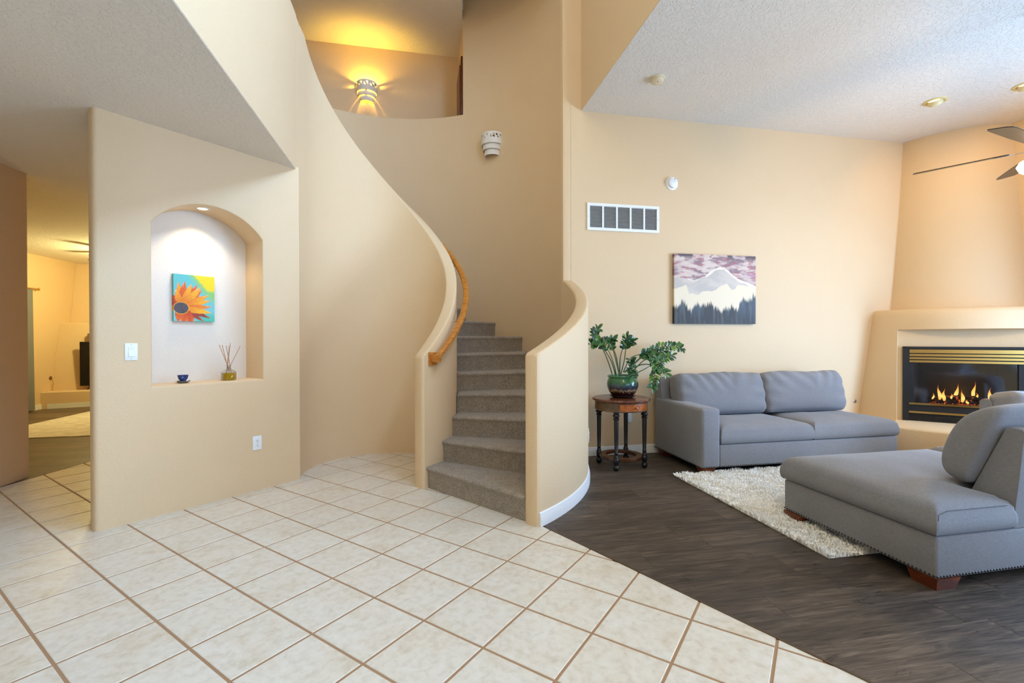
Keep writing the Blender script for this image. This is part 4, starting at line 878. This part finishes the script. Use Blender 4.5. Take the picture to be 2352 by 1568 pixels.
def flower(u, v):
    x, y = u, v*1.27-0.0; cx, cy = 0.18, 0.356
    c = lerp(c3(128, 208, 222), c3(96, 196, 206), v); gr = smooth01((u-0.62+0.5*(v-0.7))*3); c = lerp(c, c3(150, 206, 70), 0.8*smooth01((u+v-1.25)*4)*smooth01((v-0.1)*2)); c = lerp(c, c3(252, 222, 4), smooth01((u+v-1.44+0.05*fbm(u*8, v*8))*9)*smooth01((v-0.62)*9))
    c = lerp(c, c3(84, 196, 180), smooth01((0.25-v)*6)*smooth01((u-0.4)*4))
    for a, L, w, c1, c2 in PET:
        ca, sa = cos(radians(a)), sin(radians(a)); lx = (x-cx)*ca+(y-cy)*sa; ly = -(x-cx)*sa+(y-cy)*ca
        if 0 < lx < L:
            t = lx/L; ww = w*sin(pi*t**0.8)**0.75
            if abs(ly) < ww:
                k = t; c = lerp(c2, c1, smooth01(k*1.2)); c = lerp(c, c3(255, 226, 190), 0.65*smooth01((t-0.72)*4)*smooth01((ly/ww+0.3)*1.2)); c = lerp(c, c2, 0.35*smooth01(0.5+fbm(lx*14, ly*60, 2)*2)); c = lerp(c, c2, 0.55*smooth01((abs(ly)/ww-0.78)*5))
    e = ((x-cx+0.005)/0.175)**2+((y-cy)/0.152)**2
    if e < 1.22: c = c3(244, 178, 10)
    if e < 1: c = lerp(c3(72, 66, 76), c3(92, 86, 96), smooth01(0.5+fbm(u*20, v*20)))
    return c
_f0 = flower
flower = lambda u, v: tuple(a*b for a, b in zip(_f0(u, v), (0.86, 0.80, 0.72)))
fc = canvas('flower_painting', 'small canvas of an orange daisy on turquoise hanging inside the arched niche', None, 0.290, 0.372, 0.030, flower, 110, 140)
px, py, pz = npt(0.683, 1.600, DEP-0.002); fc.location = (px, py, pz); fc.rotation_euler = (0, 0, atan2(ND.y, ND.x))
# ================================================================== niche ornaments
def at_niche(s, off, z): return npt(s, z, off)
cx_, cy_, _ = at_niche(0.556, 0.145, 0)
cup = thing('tea_cup', 'small blue glazed bowl on a grey leaf-edged saucer in the niche', 'cup', (cx_, cy_, ZS))
MB().lathe([(0.0, 0.016), (0.019, 0.016), (0.021, 0.022), (0.030, 0.034), (0.036, 0.058), (0.0375, 0.062), (0.034, 0.061), (0.028, 0.038), (0.016, 0.024), (0, 0.023)], (cx_, cy_, ZS), 28).build('bowl', (lambda t: (t.color(t.ramp((lambda s_: s_)(t.noise(t.coord((1, 1, 0.5)), 40, 3)), [(0.3, srgb(14, 26, 90)), (0.6, srgb(30, 60, 130)), (0.8, srgb(150, 170, 190))])), t.set(Roughness=0.1), t.m)[2])(NT('bowl_glaze')), cup, 50)
sp = []
for i in range(40):
    t = 2*pi*i/40; k = 1+0.09*cos(7*t); sp.append((k, t))
sm = MB(); secs = []
for r, z in ((0.004, 0.001), (0.022, 0.001), (0.030, 0.004), (0.046, 0.014), (0.047, 0.016), (0.030, 0.008), (0.004, 0.006)): secs.append([(cx_+r*(1+(k-1)*r/0.046)*cos(t), cy_+r*(1+(k-1)*r/0.046)*sin(t), ZS+z+(0.004*(k-1)*10 if r > 0.04 else 0)) for k, t in sp])
sm.loft(secs, True, True).build('saucer', simple('saucer_grey', srgb(104, 100, 84), 0.4), cup, 50)
dx_, dy_, _ = at_niche(0.878, 0.135, 0)
df = thing('reed_diffuser', 'glass reed diffuser with amber oil and thin wooden sticks in the niche', 'diffuser', (dx_, dy_, ZS))
gm = NT('clear_glass'); tr = gm.add('ShaderNodeBsdfTransparent'); gs = gm.add('ShaderNodeBsdfGlossy'); gs.inputs['Roughness'].default_value = 0.03; lw = gm.add('ShaderNodeLayerWeight'); lw.inputs[0].default_value = 0.35
mx = gm.add('ShaderNodeMixShader'); tr.inputs[0].default_value = (0.93, 0.95, 0.94, 1); gm.link(lw.outputs['Facing'], mx.inputs[0]); gm.link(tr.outputs[0], mx.inputs[1]); gm.link(gs.outputs[0], mx.inputs[2]); gm.link(mx.outputs[0], gm.n['Material Output'].inputs[0])
om = NT('amber_oil'); tr = om.add('ShaderNodeBsdfTransparent'); tr.inputs[0].default_value = (0.86, 0.66, 0.03, 1); dfn = om.add('ShaderNodeBsdfDiffuse'); dfn.inputs[0].default_value = srgb(196, 164, 20); mx = om.add('ShaderNodeMixShader'); mx.inputs[0].default_value = 0.45
om.link(tr.outputs[0], mx.inputs[1]); om.link(dfn.outputs[0], mx.inputs[2]); om.link(mx.outputs[0], om.n['Material Output'].inputs[0])
MB().lathe([(0, 0.002), (0.052, 0.002), (0.056, 0.006), (0.056, 0.066), (0.050, 0.074), (0.026, 0.088), (0.0155, 0.094), (0.0155, 0.118), (0.026, 0.120), (0.026, 0.122), (0.0135, 0.122), (0.0135, 0.096)], (dx_, dy_, ZS), 32).build('bottle', gm.m, df, 40)
MB().lathe([(0, 0.005), (0.0535, 0.005), (0.0535, 0.058), (0, 0.058)], (dx_, dy_, ZS), 32).build('oil', om.m, df, 40)
REED = simple('reed_wood', srgb(176, 118, 62), 0.6)
for bx_, by_, tx_, ty_, h in ((0.025, -0.01, -0.066, 0.01, 0.292), (0.02, 0.02, -0.040, 0.02, 0.292), (0.02, -0.02, -0.022, -0.01, 0.284), (-0.012, 0.01, 0.015, 0.0, 0.305), (-0.02, 0.0, 0.020, 0.03, 0.284), (-0.034, 0.0, 0.088, -0.01, 0.280)):
    P_ = lambda a, b, z: (dx_+ND.x*a+NN.x*b, dy_+ND.y*a+NN.y*b, ZS+z)
    MB().tube([P_(bx_*1.2, by_, 0.008), P_(bx_*1.2+(tx_-bx_*1.2)*0.5, by_+(ty_-by_)*0.5, 0.008+(h-0.008)*0.5), P_(tx_, ty_, h)], 0.0021, 6).build('reed', REED, df)
WARM = (1.0, 0.80, 0.52); BULB = simple('bulb_warm', (1, 1, 1, 1), 0.5, 0, (1.0, 0.80, 0.48, 1), 9.0)
ps, po = 0.690, 0.125; pa = math.asin((ps-SC)/RA); pzz = ZN+RISE-RA+RA*cos(pa)
nlx, nly, nlz = npt(ps, pzz, po)
nl_ = thing('niche_downlight', 'round recessed puck light glowing at the top of the arched niche', 'light', (nlx, nly, nlz))
Mn = Matrix.Identity(3)
MB().lathe([(0.034, -0.006), (0.046, -0.006), (0.050, -0.001), (0.050, 0.01), (0.034, 0.01)], (nlx, nly, nlz), 28).build('trim_ring', CERAMIC, nl_, 40)
MB().lathe([(0.0, -0.004), (0.034, -0.004), (0.034, 0.008)], (nlx, nly, nlz), 28).build('lens', BULB, nl_)
spot('niche_spot', (nlx, nly, nlz-0.012), (nlx+NN.x*0.10, nly+NN.y*0.10, 1.0), 15, WARM, radians(105), 0.5, 0.03)
# ================================================================== wall plates
def plate(name, label, cat, loc, rz, kind_):
    o = thing(name, label, cat, loc, rz); WL[o] = Vector((0, 0, 0))
    if kind_ == 'jack':
        MB().lathe([(0, 0.007), (0.022, 0.006), (0.026, 0.002), (0.026, 0)], (0, 0, 0), 24, M=Matrix.Rotation(pi/2, 3, 'X')).build('escutcheon', STEEL, o, 40, local=True)
        MB().lathe([(0, 0.009), (0.008, 0.009), (0.009, 0.004)], (0, 0, 0), 12, M=Matrix.Rotation(pi/2, 3, 'X')).build('key_hole', BLACK, o, 40, local=True); return o
    MB().box(-0.036, 0.036, -0.006, 0, -0.059, 0.059, 0.0025, 2).build('cover', WHITE, o, 40, local=True)
    if kind_ == 'switch':
        MB().box(-0.0175, 0.0175, -0.0085, -0.004, -0.034, 0.034, 0.001).build('rocker_frame', TRIM, o, local=True)
        MB().loft([[(-0.0155, -0.012, -0.031), (0.0155, -0.012, -0.031), (0.0155, -0.007, 0.031), (-0.0155, -0.007, 0.031)], [(-0.0155, -0.003, -0.031), (0.0155, -0.003, -0.031), (0.0155, -0.003, 0.031), (-0.0155, -0.003, 0.031)]]).build('rocker', WHITE, o, local=True)
    else:
        for z in (-0.020, 0.020):
            f = MB().box(-0.0165, 0.0165, -0.0085, -0.004, z-0.0145, z+0.0145, 0.003).build('receptacle', WHITE, o, 40, local=True)
            for a, w_, hh in ((-0.006, 0.0012, 0.0045), (0.006, 0.0012, 0.0035)): MB().box(a-w_, a+w_, -0.0092, -0.008, z+0.001-hh+0.002, z+0.001+hh+0.002).build('slot', BLACK, f, local=True)
            MB().lathe([(0, 0.0092), (0.0025, 0.0092), (0.0025, 0.008)], (0, 0, z-0.008), 10, M=Matrix.Rotation(pi/2, 3, 'X')).build('slot', BLACK, f, local=True)
    for z in ((-0.048, 0.048) if kind_ == 'switch' else (0.0,)): MB().lathe([(0, 0.0075), (0.003, 0.0072), (0.0032, 0.005)], (0, 0, z), 10, M=Matrix.Rotation(pi/2, 3, 'X')).build('screw', STEEL, o, local=True)
    return o
NA = atan2(ND.y, ND.x)
plate('light_switch', 'white rocker light switch on the wall left of the niche', 'switch', npt(0.198, 1.184), NA, 'switch')
plate('wall_outlet', 'white duplex outlet low on the wall below the niche', 'outlet', npt(1.039, 0.400), NA, 'outlet')
plate('wall_outlet', 'white outlet on the back wall seen between the side table legs', 'outlet', (2.262, YB, 0.406), 0, 'outlet')
th = -21.0; plate('wall_outlet', 'white outlet seen edge-on at the right edge of the curved low wall', 'outlet', pol(RO, th, 0.40), radians(th)+pi/2, 'outlet')
plate('gas_valve', 'small round metal gas key valve on the back wall beside the fireplace', 'valve', (5.255, YB, 0.494), 0, 'jack')
# ================================================================== return-air grille and detectors
vg = thing('air_grille', 'white return air grille with five louvred panels high on the back wall', 'vent', (2.202, YB, 2.588))
V0, V1, W0, W1 = 1.780, 2.624, 2.441, 2.735; fr = MB(); b = 0.030
for x0, x1, z0, z1 in ((V0, V1, W0, W0+b), (V0, V1, W1-b, W1), (V0, V0+b, W0+b, W1-b), (V1-b, V1, W0+b, W1-b)): fr.box(x0, x1, YB-0.014, YB, z0, z1)
pw = (V1-V0-2*b-4*0.020)/5
fr.build('frame', WHITE, vg)
for k in range(4): x = V0+b+(k+1)*pw+k*0.020; MB().box(x, x+0.020, YB-0.013, YB-0.002, W0+b, W1-b).build('mullion', WHITE, vg)
MB().box(V0+b, V1-b, YB-0.003, YB-0.001, W0+b, W1-b).build('backing', DARK, vg)
for k in range(5):
    x = V0+b+k*(pw+0.020); lm_ = MB(); nsl = 17; dz = (W1-W0-2*b)/nsl
    for i in range(nsl):
        z = W0+b+dz*(i+0.5); lm_.add([(x, YB-0.003, z+0.005), (x+pw, YB-0.003, z+0.005), (x+pw, YB-0.012, z-0.0045), (x, YB-0.012, z-0.0045)], [(0, 1, 2, 3)])
    tag(lm_.build('louvre_panel', SLATGREY, vg, fix=False), kind='stuff')
for x in (V0+0.014, V1-0.014): MB().lathe([(0, 0.017), (0.004, 0.016), (0.0045, 0.013)], (x, YB, 2.588), 10, M=Matrix.Rotation(pi/2, 3, 'X')).build('screw', STEEL, vg)
Rx = Matrix.Rotation(pi/2, 3, 'X')
sd_ = thing('smoke_alarm', 'round white alarm on the back wall above the air grille', 'alarm', (2.782, YB, 3.004))
MB().lathe([(0, 0.012), (0.068, 0.012), (0.074, 0.008), (0.074, 0)], (2.782, YB, 3.004), 36, M=Rx).build('base', WHITE, sd_, 35)
MB().lathe([(0, 0.046), (0.044, 0.046), (0.053, 0.040), (0.055, 0.030), (0.055, 0.012)], (2.782, YB, 3.004), 36, M=Rx).build('cover', WHITE, sd_, 35)
MB().lathe([(0, 0.0475), (0.006, 0.0475), (0.006, 0.045)], (2.795, YB, 3.040), 12, M=Rx).build('button', simple('button_grey', (0.15, 0.15, 0.14, 1), 0.5), sd_)
MB().box(2.772, 2.806, YB-0.0468, YB-0.045, 3.012, 3.017).build('lettering', SLATGREY, sd_)
def sd2(x, y):
    o = thing('smoke_alarm', 'round ivory smoke alarm on the living room ceiling near the stairwell', 'alarm', (x, y, ZL))
    MB().lathe([(0, -0.010), (0.066, -0.010), (0.070, -0.006), (0.070, 0)], (x, y, ZL), 32).build('base', IVORY, o, 35)
    MB().lathe([(0, -0.042), (0.046, -0.042), (0.056, -0.036), (0.058, -0.026), (0.056, -0.010)], (x, y, ZL), 32).build('cover', IVORY, o, 35)
    MB().lathe([(0, -0.0435), (0.005, -0.0435), (0.005, -0.04)], (x-0.006, y-0.02, ZL), 10).build('button', BLACK, o)
sd2(2.205, 4.015)
# ================================================================== recessed eyeball lights and ceiling fan
def can(x, y, label):
    o = thing('recessed_light', label, 'light', (x, y, ZL), 0, 'recessed lights above the fireplace')
    MB().lathe([(0.066, -0.004), (0.078, -0.012), (0.092, -0.010), (0.100, -0.004), (0.102, 0.0)], (x, y, ZL), 36).build('trim_ring', simple('trim_aged', srgb(214, 196, 140), 0.4), o, 35)
    Me = Vector((0.55, 0.25, -0.8)).normalized().to_track_quat('-Z', 'Y').to_matrix()
    MB().lathe([(0.052, -0.030), (0.056, -0.034), (0.062, -0.024), (0.066, 0.0), (0.060, 0.020)], (x, y, ZL), 28, M=Me).build('eyeball', simple('eyeball_aged', srgb(222, 208, 160), 0.4), o, 40)
    MB().lathe([(0, -0.014), (0.050, -0.014), (0.052, -0.02)], (x, y, ZL), 28, M=Me).build('lamp', BULB, o)
    d = Me @ Vector((0, 0, -1)); p = Vector((x, y, ZL))+d*0.045
    spot('can_spot', p, p+Vector((0.62, 0.40, -0.9)), 12, (1.0, 0.60, 0.22), radians(125), 0.8, 0.04)
can(5.243, 3.846, 'recessed eyeball light in the ceiling in front of the chimney breast')
can(5.78, 3.43, 'recessed eyeball light cut by the right edge above the ceiling fan')
FX, FY, FZ = 4.60, 2.60, 2.690
fan = thing('ceiling_fan', 'ceiling fan with dark blades and a glowing glass bowl at the right edge', 'ceiling fan', (FX, FY, ZL))
FANM = simple('fan_metal', (0.10, 0.10, 0.11, 1), 0.25, 1.0)
MB().lathe([(0, 0), (0.065, 0), (0.065, -0.03), (0.04, -0.06), (0.014, -0.07), (0.014, FZ+0.19-ZL), (0.03, FZ+0.17-ZL), (0, FZ+0.17-ZL)], (FX, FY, ZL), 24).build('downrod', FANM, fan, 40)
MB().lathe([(0, 0.17), (0.05, 0.165), (0.10, 0.13), (0.115, 0.08), (0.112, 0.03), (0.09, 0.0), (0.06, -0.03), (0.055, -0.06), (0, -0.06)], (FX, FY, FZ), 32).build('motor_housing', FANM, fan, 40)
for k in range(5):
    a = radians(120.8+72*k); u = Vector((cos(a), sin(a), 0)); w_ = Vector((-u.y, u.x, 0)); pt_ = radians(-12); wt = w_*cos(pt_)+Vector((0, 0, sin(pt_))); nn = u.cross(wt); c = Vector((FX, FY, FZ)); secs = []
    for r, h0, h1 in ((0.20, -0.045, 0.045), (0.25, -0.058, 0.058), (0.45, -0.066, 0.066), (0.70, -0.070, 0.070), (0.745, -0.068, 0.062), (0.765, -0.060, 0.035)):
        secs.append([c+u*r+wt*h0-nn*0.003, c+u*r+wt*h1-nn*0.003, c+u*r+wt*h1+nn*0.003, c+u*r+wt*h0+nn*0.003])
    bl_ = MB().loft(secs).build('blade', BLADE, fan)
    MB().loft([[c+u*r+wt*(-h)-nn*0.008, c+u*r+wt*h-nn*0.008, c+u*r+wt*h-nn*0.004, c+u*r+wt*(-h)-nn*0.004] for r, h in ((0.09, 0.022), (0.17, 0.018), (0.21, 0.030), (0.27, 0.026), (0.285, 0.012))]).build('blade_iron', STEEL, bl_)
bw = NT('fan_bowl_lit'); bw.set(Base_Color=(0.9, 0.9, 0.9, 1), Roughness=0.4, Emission_Color=(1.0, 0.92, 0.80, 1), Emission_Strength=3.0)
MB().lathe([(0.055, -0.06), (0.10, -0.065), (0.150, -0.085), (0.165, -0.115), (0.150, -0.150), (0.11, -0.180), (0.06, -0.195), (0, -0.20)], (FX, FY, FZ), 36).build('light_bowl', bw.m, fan, 60)
point('fan_lamp', (FX, FY, FZ-0.30), 58, (1.0, 0.66, 0.22), 0.12)
# ================================================================== sconces
def sconce(name, label, loc, rz):
    """half-round tiered ceramic sconce, local: wall at y=0, bulging to -y, z up from the middle"""
    o = thing(name, label, 'sconce', loc, rz, 'tiered ceramic wall sconces'); WL[o] = Vector((0, 0, 0)); tk = 0.007
    def pt(r, t, z): return (r*sin(t), -r*cos(t), z)
    def tier(mb, r, z0, z1, n=20):
        A_ = [-pi/2+pi*i/n for i in range(n+1)]
        for i in range(n):
            a_, b_ = A_[i], A_[i+1]
            for rr in (r, r-tk): mb.add([pt(rr, a_, z0), pt(rr, b_, z0), pt(rr, b_, z1), pt(rr, a_, z1)], [(0, 1, 2, 3)])
            for z in (z0, z1): mb.add([pt(r, a_, z), pt(r, b_, z), pt(r-tk, b_, z), pt(r-tk, a_, z)], [(0, 1, 2, 3)])
    up = MB(); R1 = 0.150; tier(up, R1, -0.005, 0.065); tier(up, R1, 0.115, 0.140)
    edges_ = [-pi/2]; cells_ = []
    for k in range(5):
        c = -pi/2+pi*(k+0.5)/5; cells_.append((c-0.20, c+0.20))
    prev = -pi/2
    def sol(a_, b_):
        n = max(1, int((b_-a_)/0.12))
        for i in range(n):
            s_, e_ = a_+(b_-a_)*i/n, a_+(b_-a_)*(i+1)/n
            for rr in (R1, R1-tk): up.add([pt(rr, s_, 0.065), pt(rr, e_, 0.065), pt(rr, e_, 0.115), pt(rr, s_, 0.115)], [(0, 1, 2, 3)])
    for a_, b_ in cells_:
        sol(prev, a_); w_ = b_-a_; h_ = 0.05
        for rr in (R1, R1-tk): up.add([pt(rr, a_+w_*x, 0.065+h_*y) for x, y in ((0.46, 0), (1, 0), (1, 0.12), (0.54, 1), (0, 1), (0, 0.88))], [(0, 1, 2, 3, 4, 5)])
        prev = b_
    sol(prev, pi/2)
    up.build('upper_tier', CERAMIC, o, 40, local=True)
    m2 = MB(); tier(m2, 0.128, -0.070, 0.012); m2.build('middle_tier', CERAMIC, o, 40, local=True)
    m3 = MB(); tier(m3, 0.106, -0.140, -0.055); m3.build('lower_tier', CERAMIC, o, 40, local=True)
    m4 = MB()
    for x in (-0.118, 0.118): m4.box(x-0.028, x+0.028, -0.010, 0, -0.03, 0.05)
    m4.box(-0.05, 0.05, -0.012, 0, -0.05, 0.05); m4.box(-0.012, 0.012, -0.145, -0.02, -0.006, 0.006); m4.box(-0.012, 0.012, -0.122, -0.02, -0.062, -0.052)
    m4.build('mounting_bracket', CERAMIC, o, local=True); return o
sl = sconce('wall_sconce', 'glowing tiered ceramic sconce lighting the upstairs hall wall', (-0.747, 7.19, 4.912), 0)
MB().lathe([(0, 0.045), (0.018, 0.035), (0.024, 0.010), (0.018, -0.02), (0.010, -0.04), (0, -0.045)], (0, -0.065, 0.02), 16).build('bulb', simple('bulb_amber', (1, 1, 1, 1), 0.5, 0, (1.0, 0.62, 0.18, 1), 40.0), sl, 60, local=True)
point('sconce_lamp', (-0.747, 7.19-0.070, 4.985), 32, (1.0, 0.64, 0.08), 0.025)
th = 44.6; sconce('wall_sconce', 'unlit white tiered ceramic sconce on the curved stairwell wall', pol(RI, th, 3.795), radians(th)-pi/2)
# ================================================================== den beyond the passage
df_ = thing('fireplace', 'plain beige plastered fireplace at the far end of the den behind the television', 'fireplace', (-6.0, 10.7, 0))
def dpoly(y_left, x1=-4.3): return [(-6.748, y_left), (x1, y_left+0.333*(x1+6.748)), (x1, 10.995), (-6.748, 10.995)]
def dstack(levels): return MB().loft([[(x, y, z) for x, y in dpoly(yl)] for z, yl in levels], True, True)
dstack([(0.0, 10.17), (0.30, 10.20), (0.9, 10.29), (1.57, 10.405), (1.595, 10.43)]).build('surround', PAINT, df_, 30)
dstack([(1.595, 10.68), (2.2, 10.76), (2.794, 10.83)]).build('chimney_breast', PAINT, df_, 30)
dstack([(0.0, 9.93), (0.295, 9.93), (0.31, 9.945)]).build('hearth', PAINT, df_, 30)
u_ = Vector((0.9488, 0.316)); n_ = Vector((0.316, -0.9488))
def dbox(mb, l0, l1, o0, o1, z0, z1):          # along the fireplace face from the wall, o = distance in front of it
    P_ = lambda l, o, z: (-6.76+u_.x*l+n_.x*o, 10.24+u_.y*l+n_.y*o, z)
    v = [P_(l, o, z) for z in (z0, z1) for l, o in ((l0, o0), (l1, o0), (l1, o1), (l0, o1))]
    return mb.add(v, [(3, 2, 1, 0), (4, 5, 6, 7), (0, 1, 5, 4), (1, 2, 6, 5), (2, 3, 7, 6), (3, 0, 4, 7)])
dbox(MB(), 0.50, 2.2, -0.25, 0.012, 0.75, 1.385).build('recess', simple('recess_brown', srgb(122, 98, 68), 0.8), df_)
dbox(MB(), 0.0, 2.4, 0.286, 0.302, 0.001, 0.09).build('baseboard', TRIM, df_)
tv = thing('television', 'large black flat television standing on the den hearth, cut off by the niche wall', 'television', (-5.6, 10.45, 0.31))
dbox(MB(), 0.415, 2.08, 0.10, 0.14, 0.385, 1.225).build('bezel', BLACK, tv)
dbox(MB(), 0.430, 2.065, 0.138, 0.144, 0.400, 1.210).build('screen', simple('screen_off', (0.010, 0.009, 0.009, 1), 0.12), tv)
for l in (0.56, 1.94):
    P_ = lambda a, o, z: (-6.76+u_.x*a+n_.x*o, 10.24+u_.y*a+n_.y*o, z)
    for dl, o in ((-0.02, 0.20), (0.02, 0.05)): MB().tube([P_(l, 0.12, 0.39), P_(l+dl, o, 0.320)], 0.009, 6).build('stand_leg', BLACK, tv)
cu = MB(); secs = []
for z in (0.02, 0.4, 1.0, 1.8, 2.15):
    secs.append([(-6.70+0.035*sin(k*1.9)+0.02*(2.15-z)/2.15, 8.87+0.055*k, z) for k in range(17)])
cur = thing('curtain', 'grey curtain hanging at the left wall of the den', 'curtain', (-6.70, 9.2, 0.0))
cu.loft(secs, False, False).build('cloth', simple('curtain_grey', srgb(120, 120, 122), 0.9), cur, 80)
MB().tube([(-6.69, 8.3, 2.17), (-6.69, 9.80, 2.17)], 0.012, 8).build('rod', BRASS, cur); MB().lathe([(0, 0.03), (0.022, 0.015), (0.026, 0), (0.018, -0.02), (0, -0.026)], (-6.69, 9.82, 2.17), 12).build('finial', BRASS, cur, 60)
cab = thing('cable_outlet', 'round brown cable outlet with a dangling wire beside the den hearth', 'outlet', (-6.75, 10.17, 0.55))
MB().lathe([(0, 0.012), (0.032, 0.010), (0.040, 0.0)], (-6.75, 10.17, 0.55), 18, M=Matrix.Rotation(pi/2, 3, 'Y')).build('cover', simple('brown_plastic', srgb(120, 86, 40), 0.5), cab, 40)
MB().tube([(-6.73, 10.17, 0.53), (-6.71, 10.18, 0.45), (-6.72, 10.17, 0.36), (-6.73, 10.20, 0.31)], 0.004, 6).build('wire', simple('wire_yellow', srgb(170, 130, 40), 0.5), cab)
dfan = thing('ceiling_fan', 'dark fan blade tip just below the den ceiling', 'ceiling fan', (-4.95, 9.3, ZLOW))
MB().lathe([(0, 0), (0.06, 0), (0.02, -0.05), (0.015, -0.10), (0.10, -0.12), (0.12, -0.17), (0.08, -0.22), (0, -0.22)], (-4.95, 9.3, ZLOW), 20).build('motor_housing', FANM, dfan, 40)
for k in range(5):
    a = radians(176+72*k); u = Vector((cos(a), sin(a), 0)); w_ = Vector((-u.y, u.x, 0)); c = Vector((-4.95, 9.3, ZLOW-0.16))
    MB().loft([[c+u*r-w_*h+Vector((0, 0, -0.004)), c+u*r+w_*h+Vector((0, 0, 0.012)), c+u*r+w_*h+Vector((0, 0, 0.018)), c+u*r-w_*h+Vector((0, 0, 0.002))] for r, h in ((0.1, 0.03), (0.2, 0.06), (0.62, 0.068), (0.66, 0.05))]).build('blade', BLADE, dfan)
MB().lathe([(0.06, -0.22), (0.12, -0.24), (0.12, -0.28), (0.05, -0.32), (0, -0.325)], (-4.95, 9.3, ZLOW), 20).build('light_bowl', bw.m, dfan, 60)
point('den_lamp', (-4.95, 9.3, ZLOW-0.42), 135, (1.0, 0.86, 0.36), 0.1)
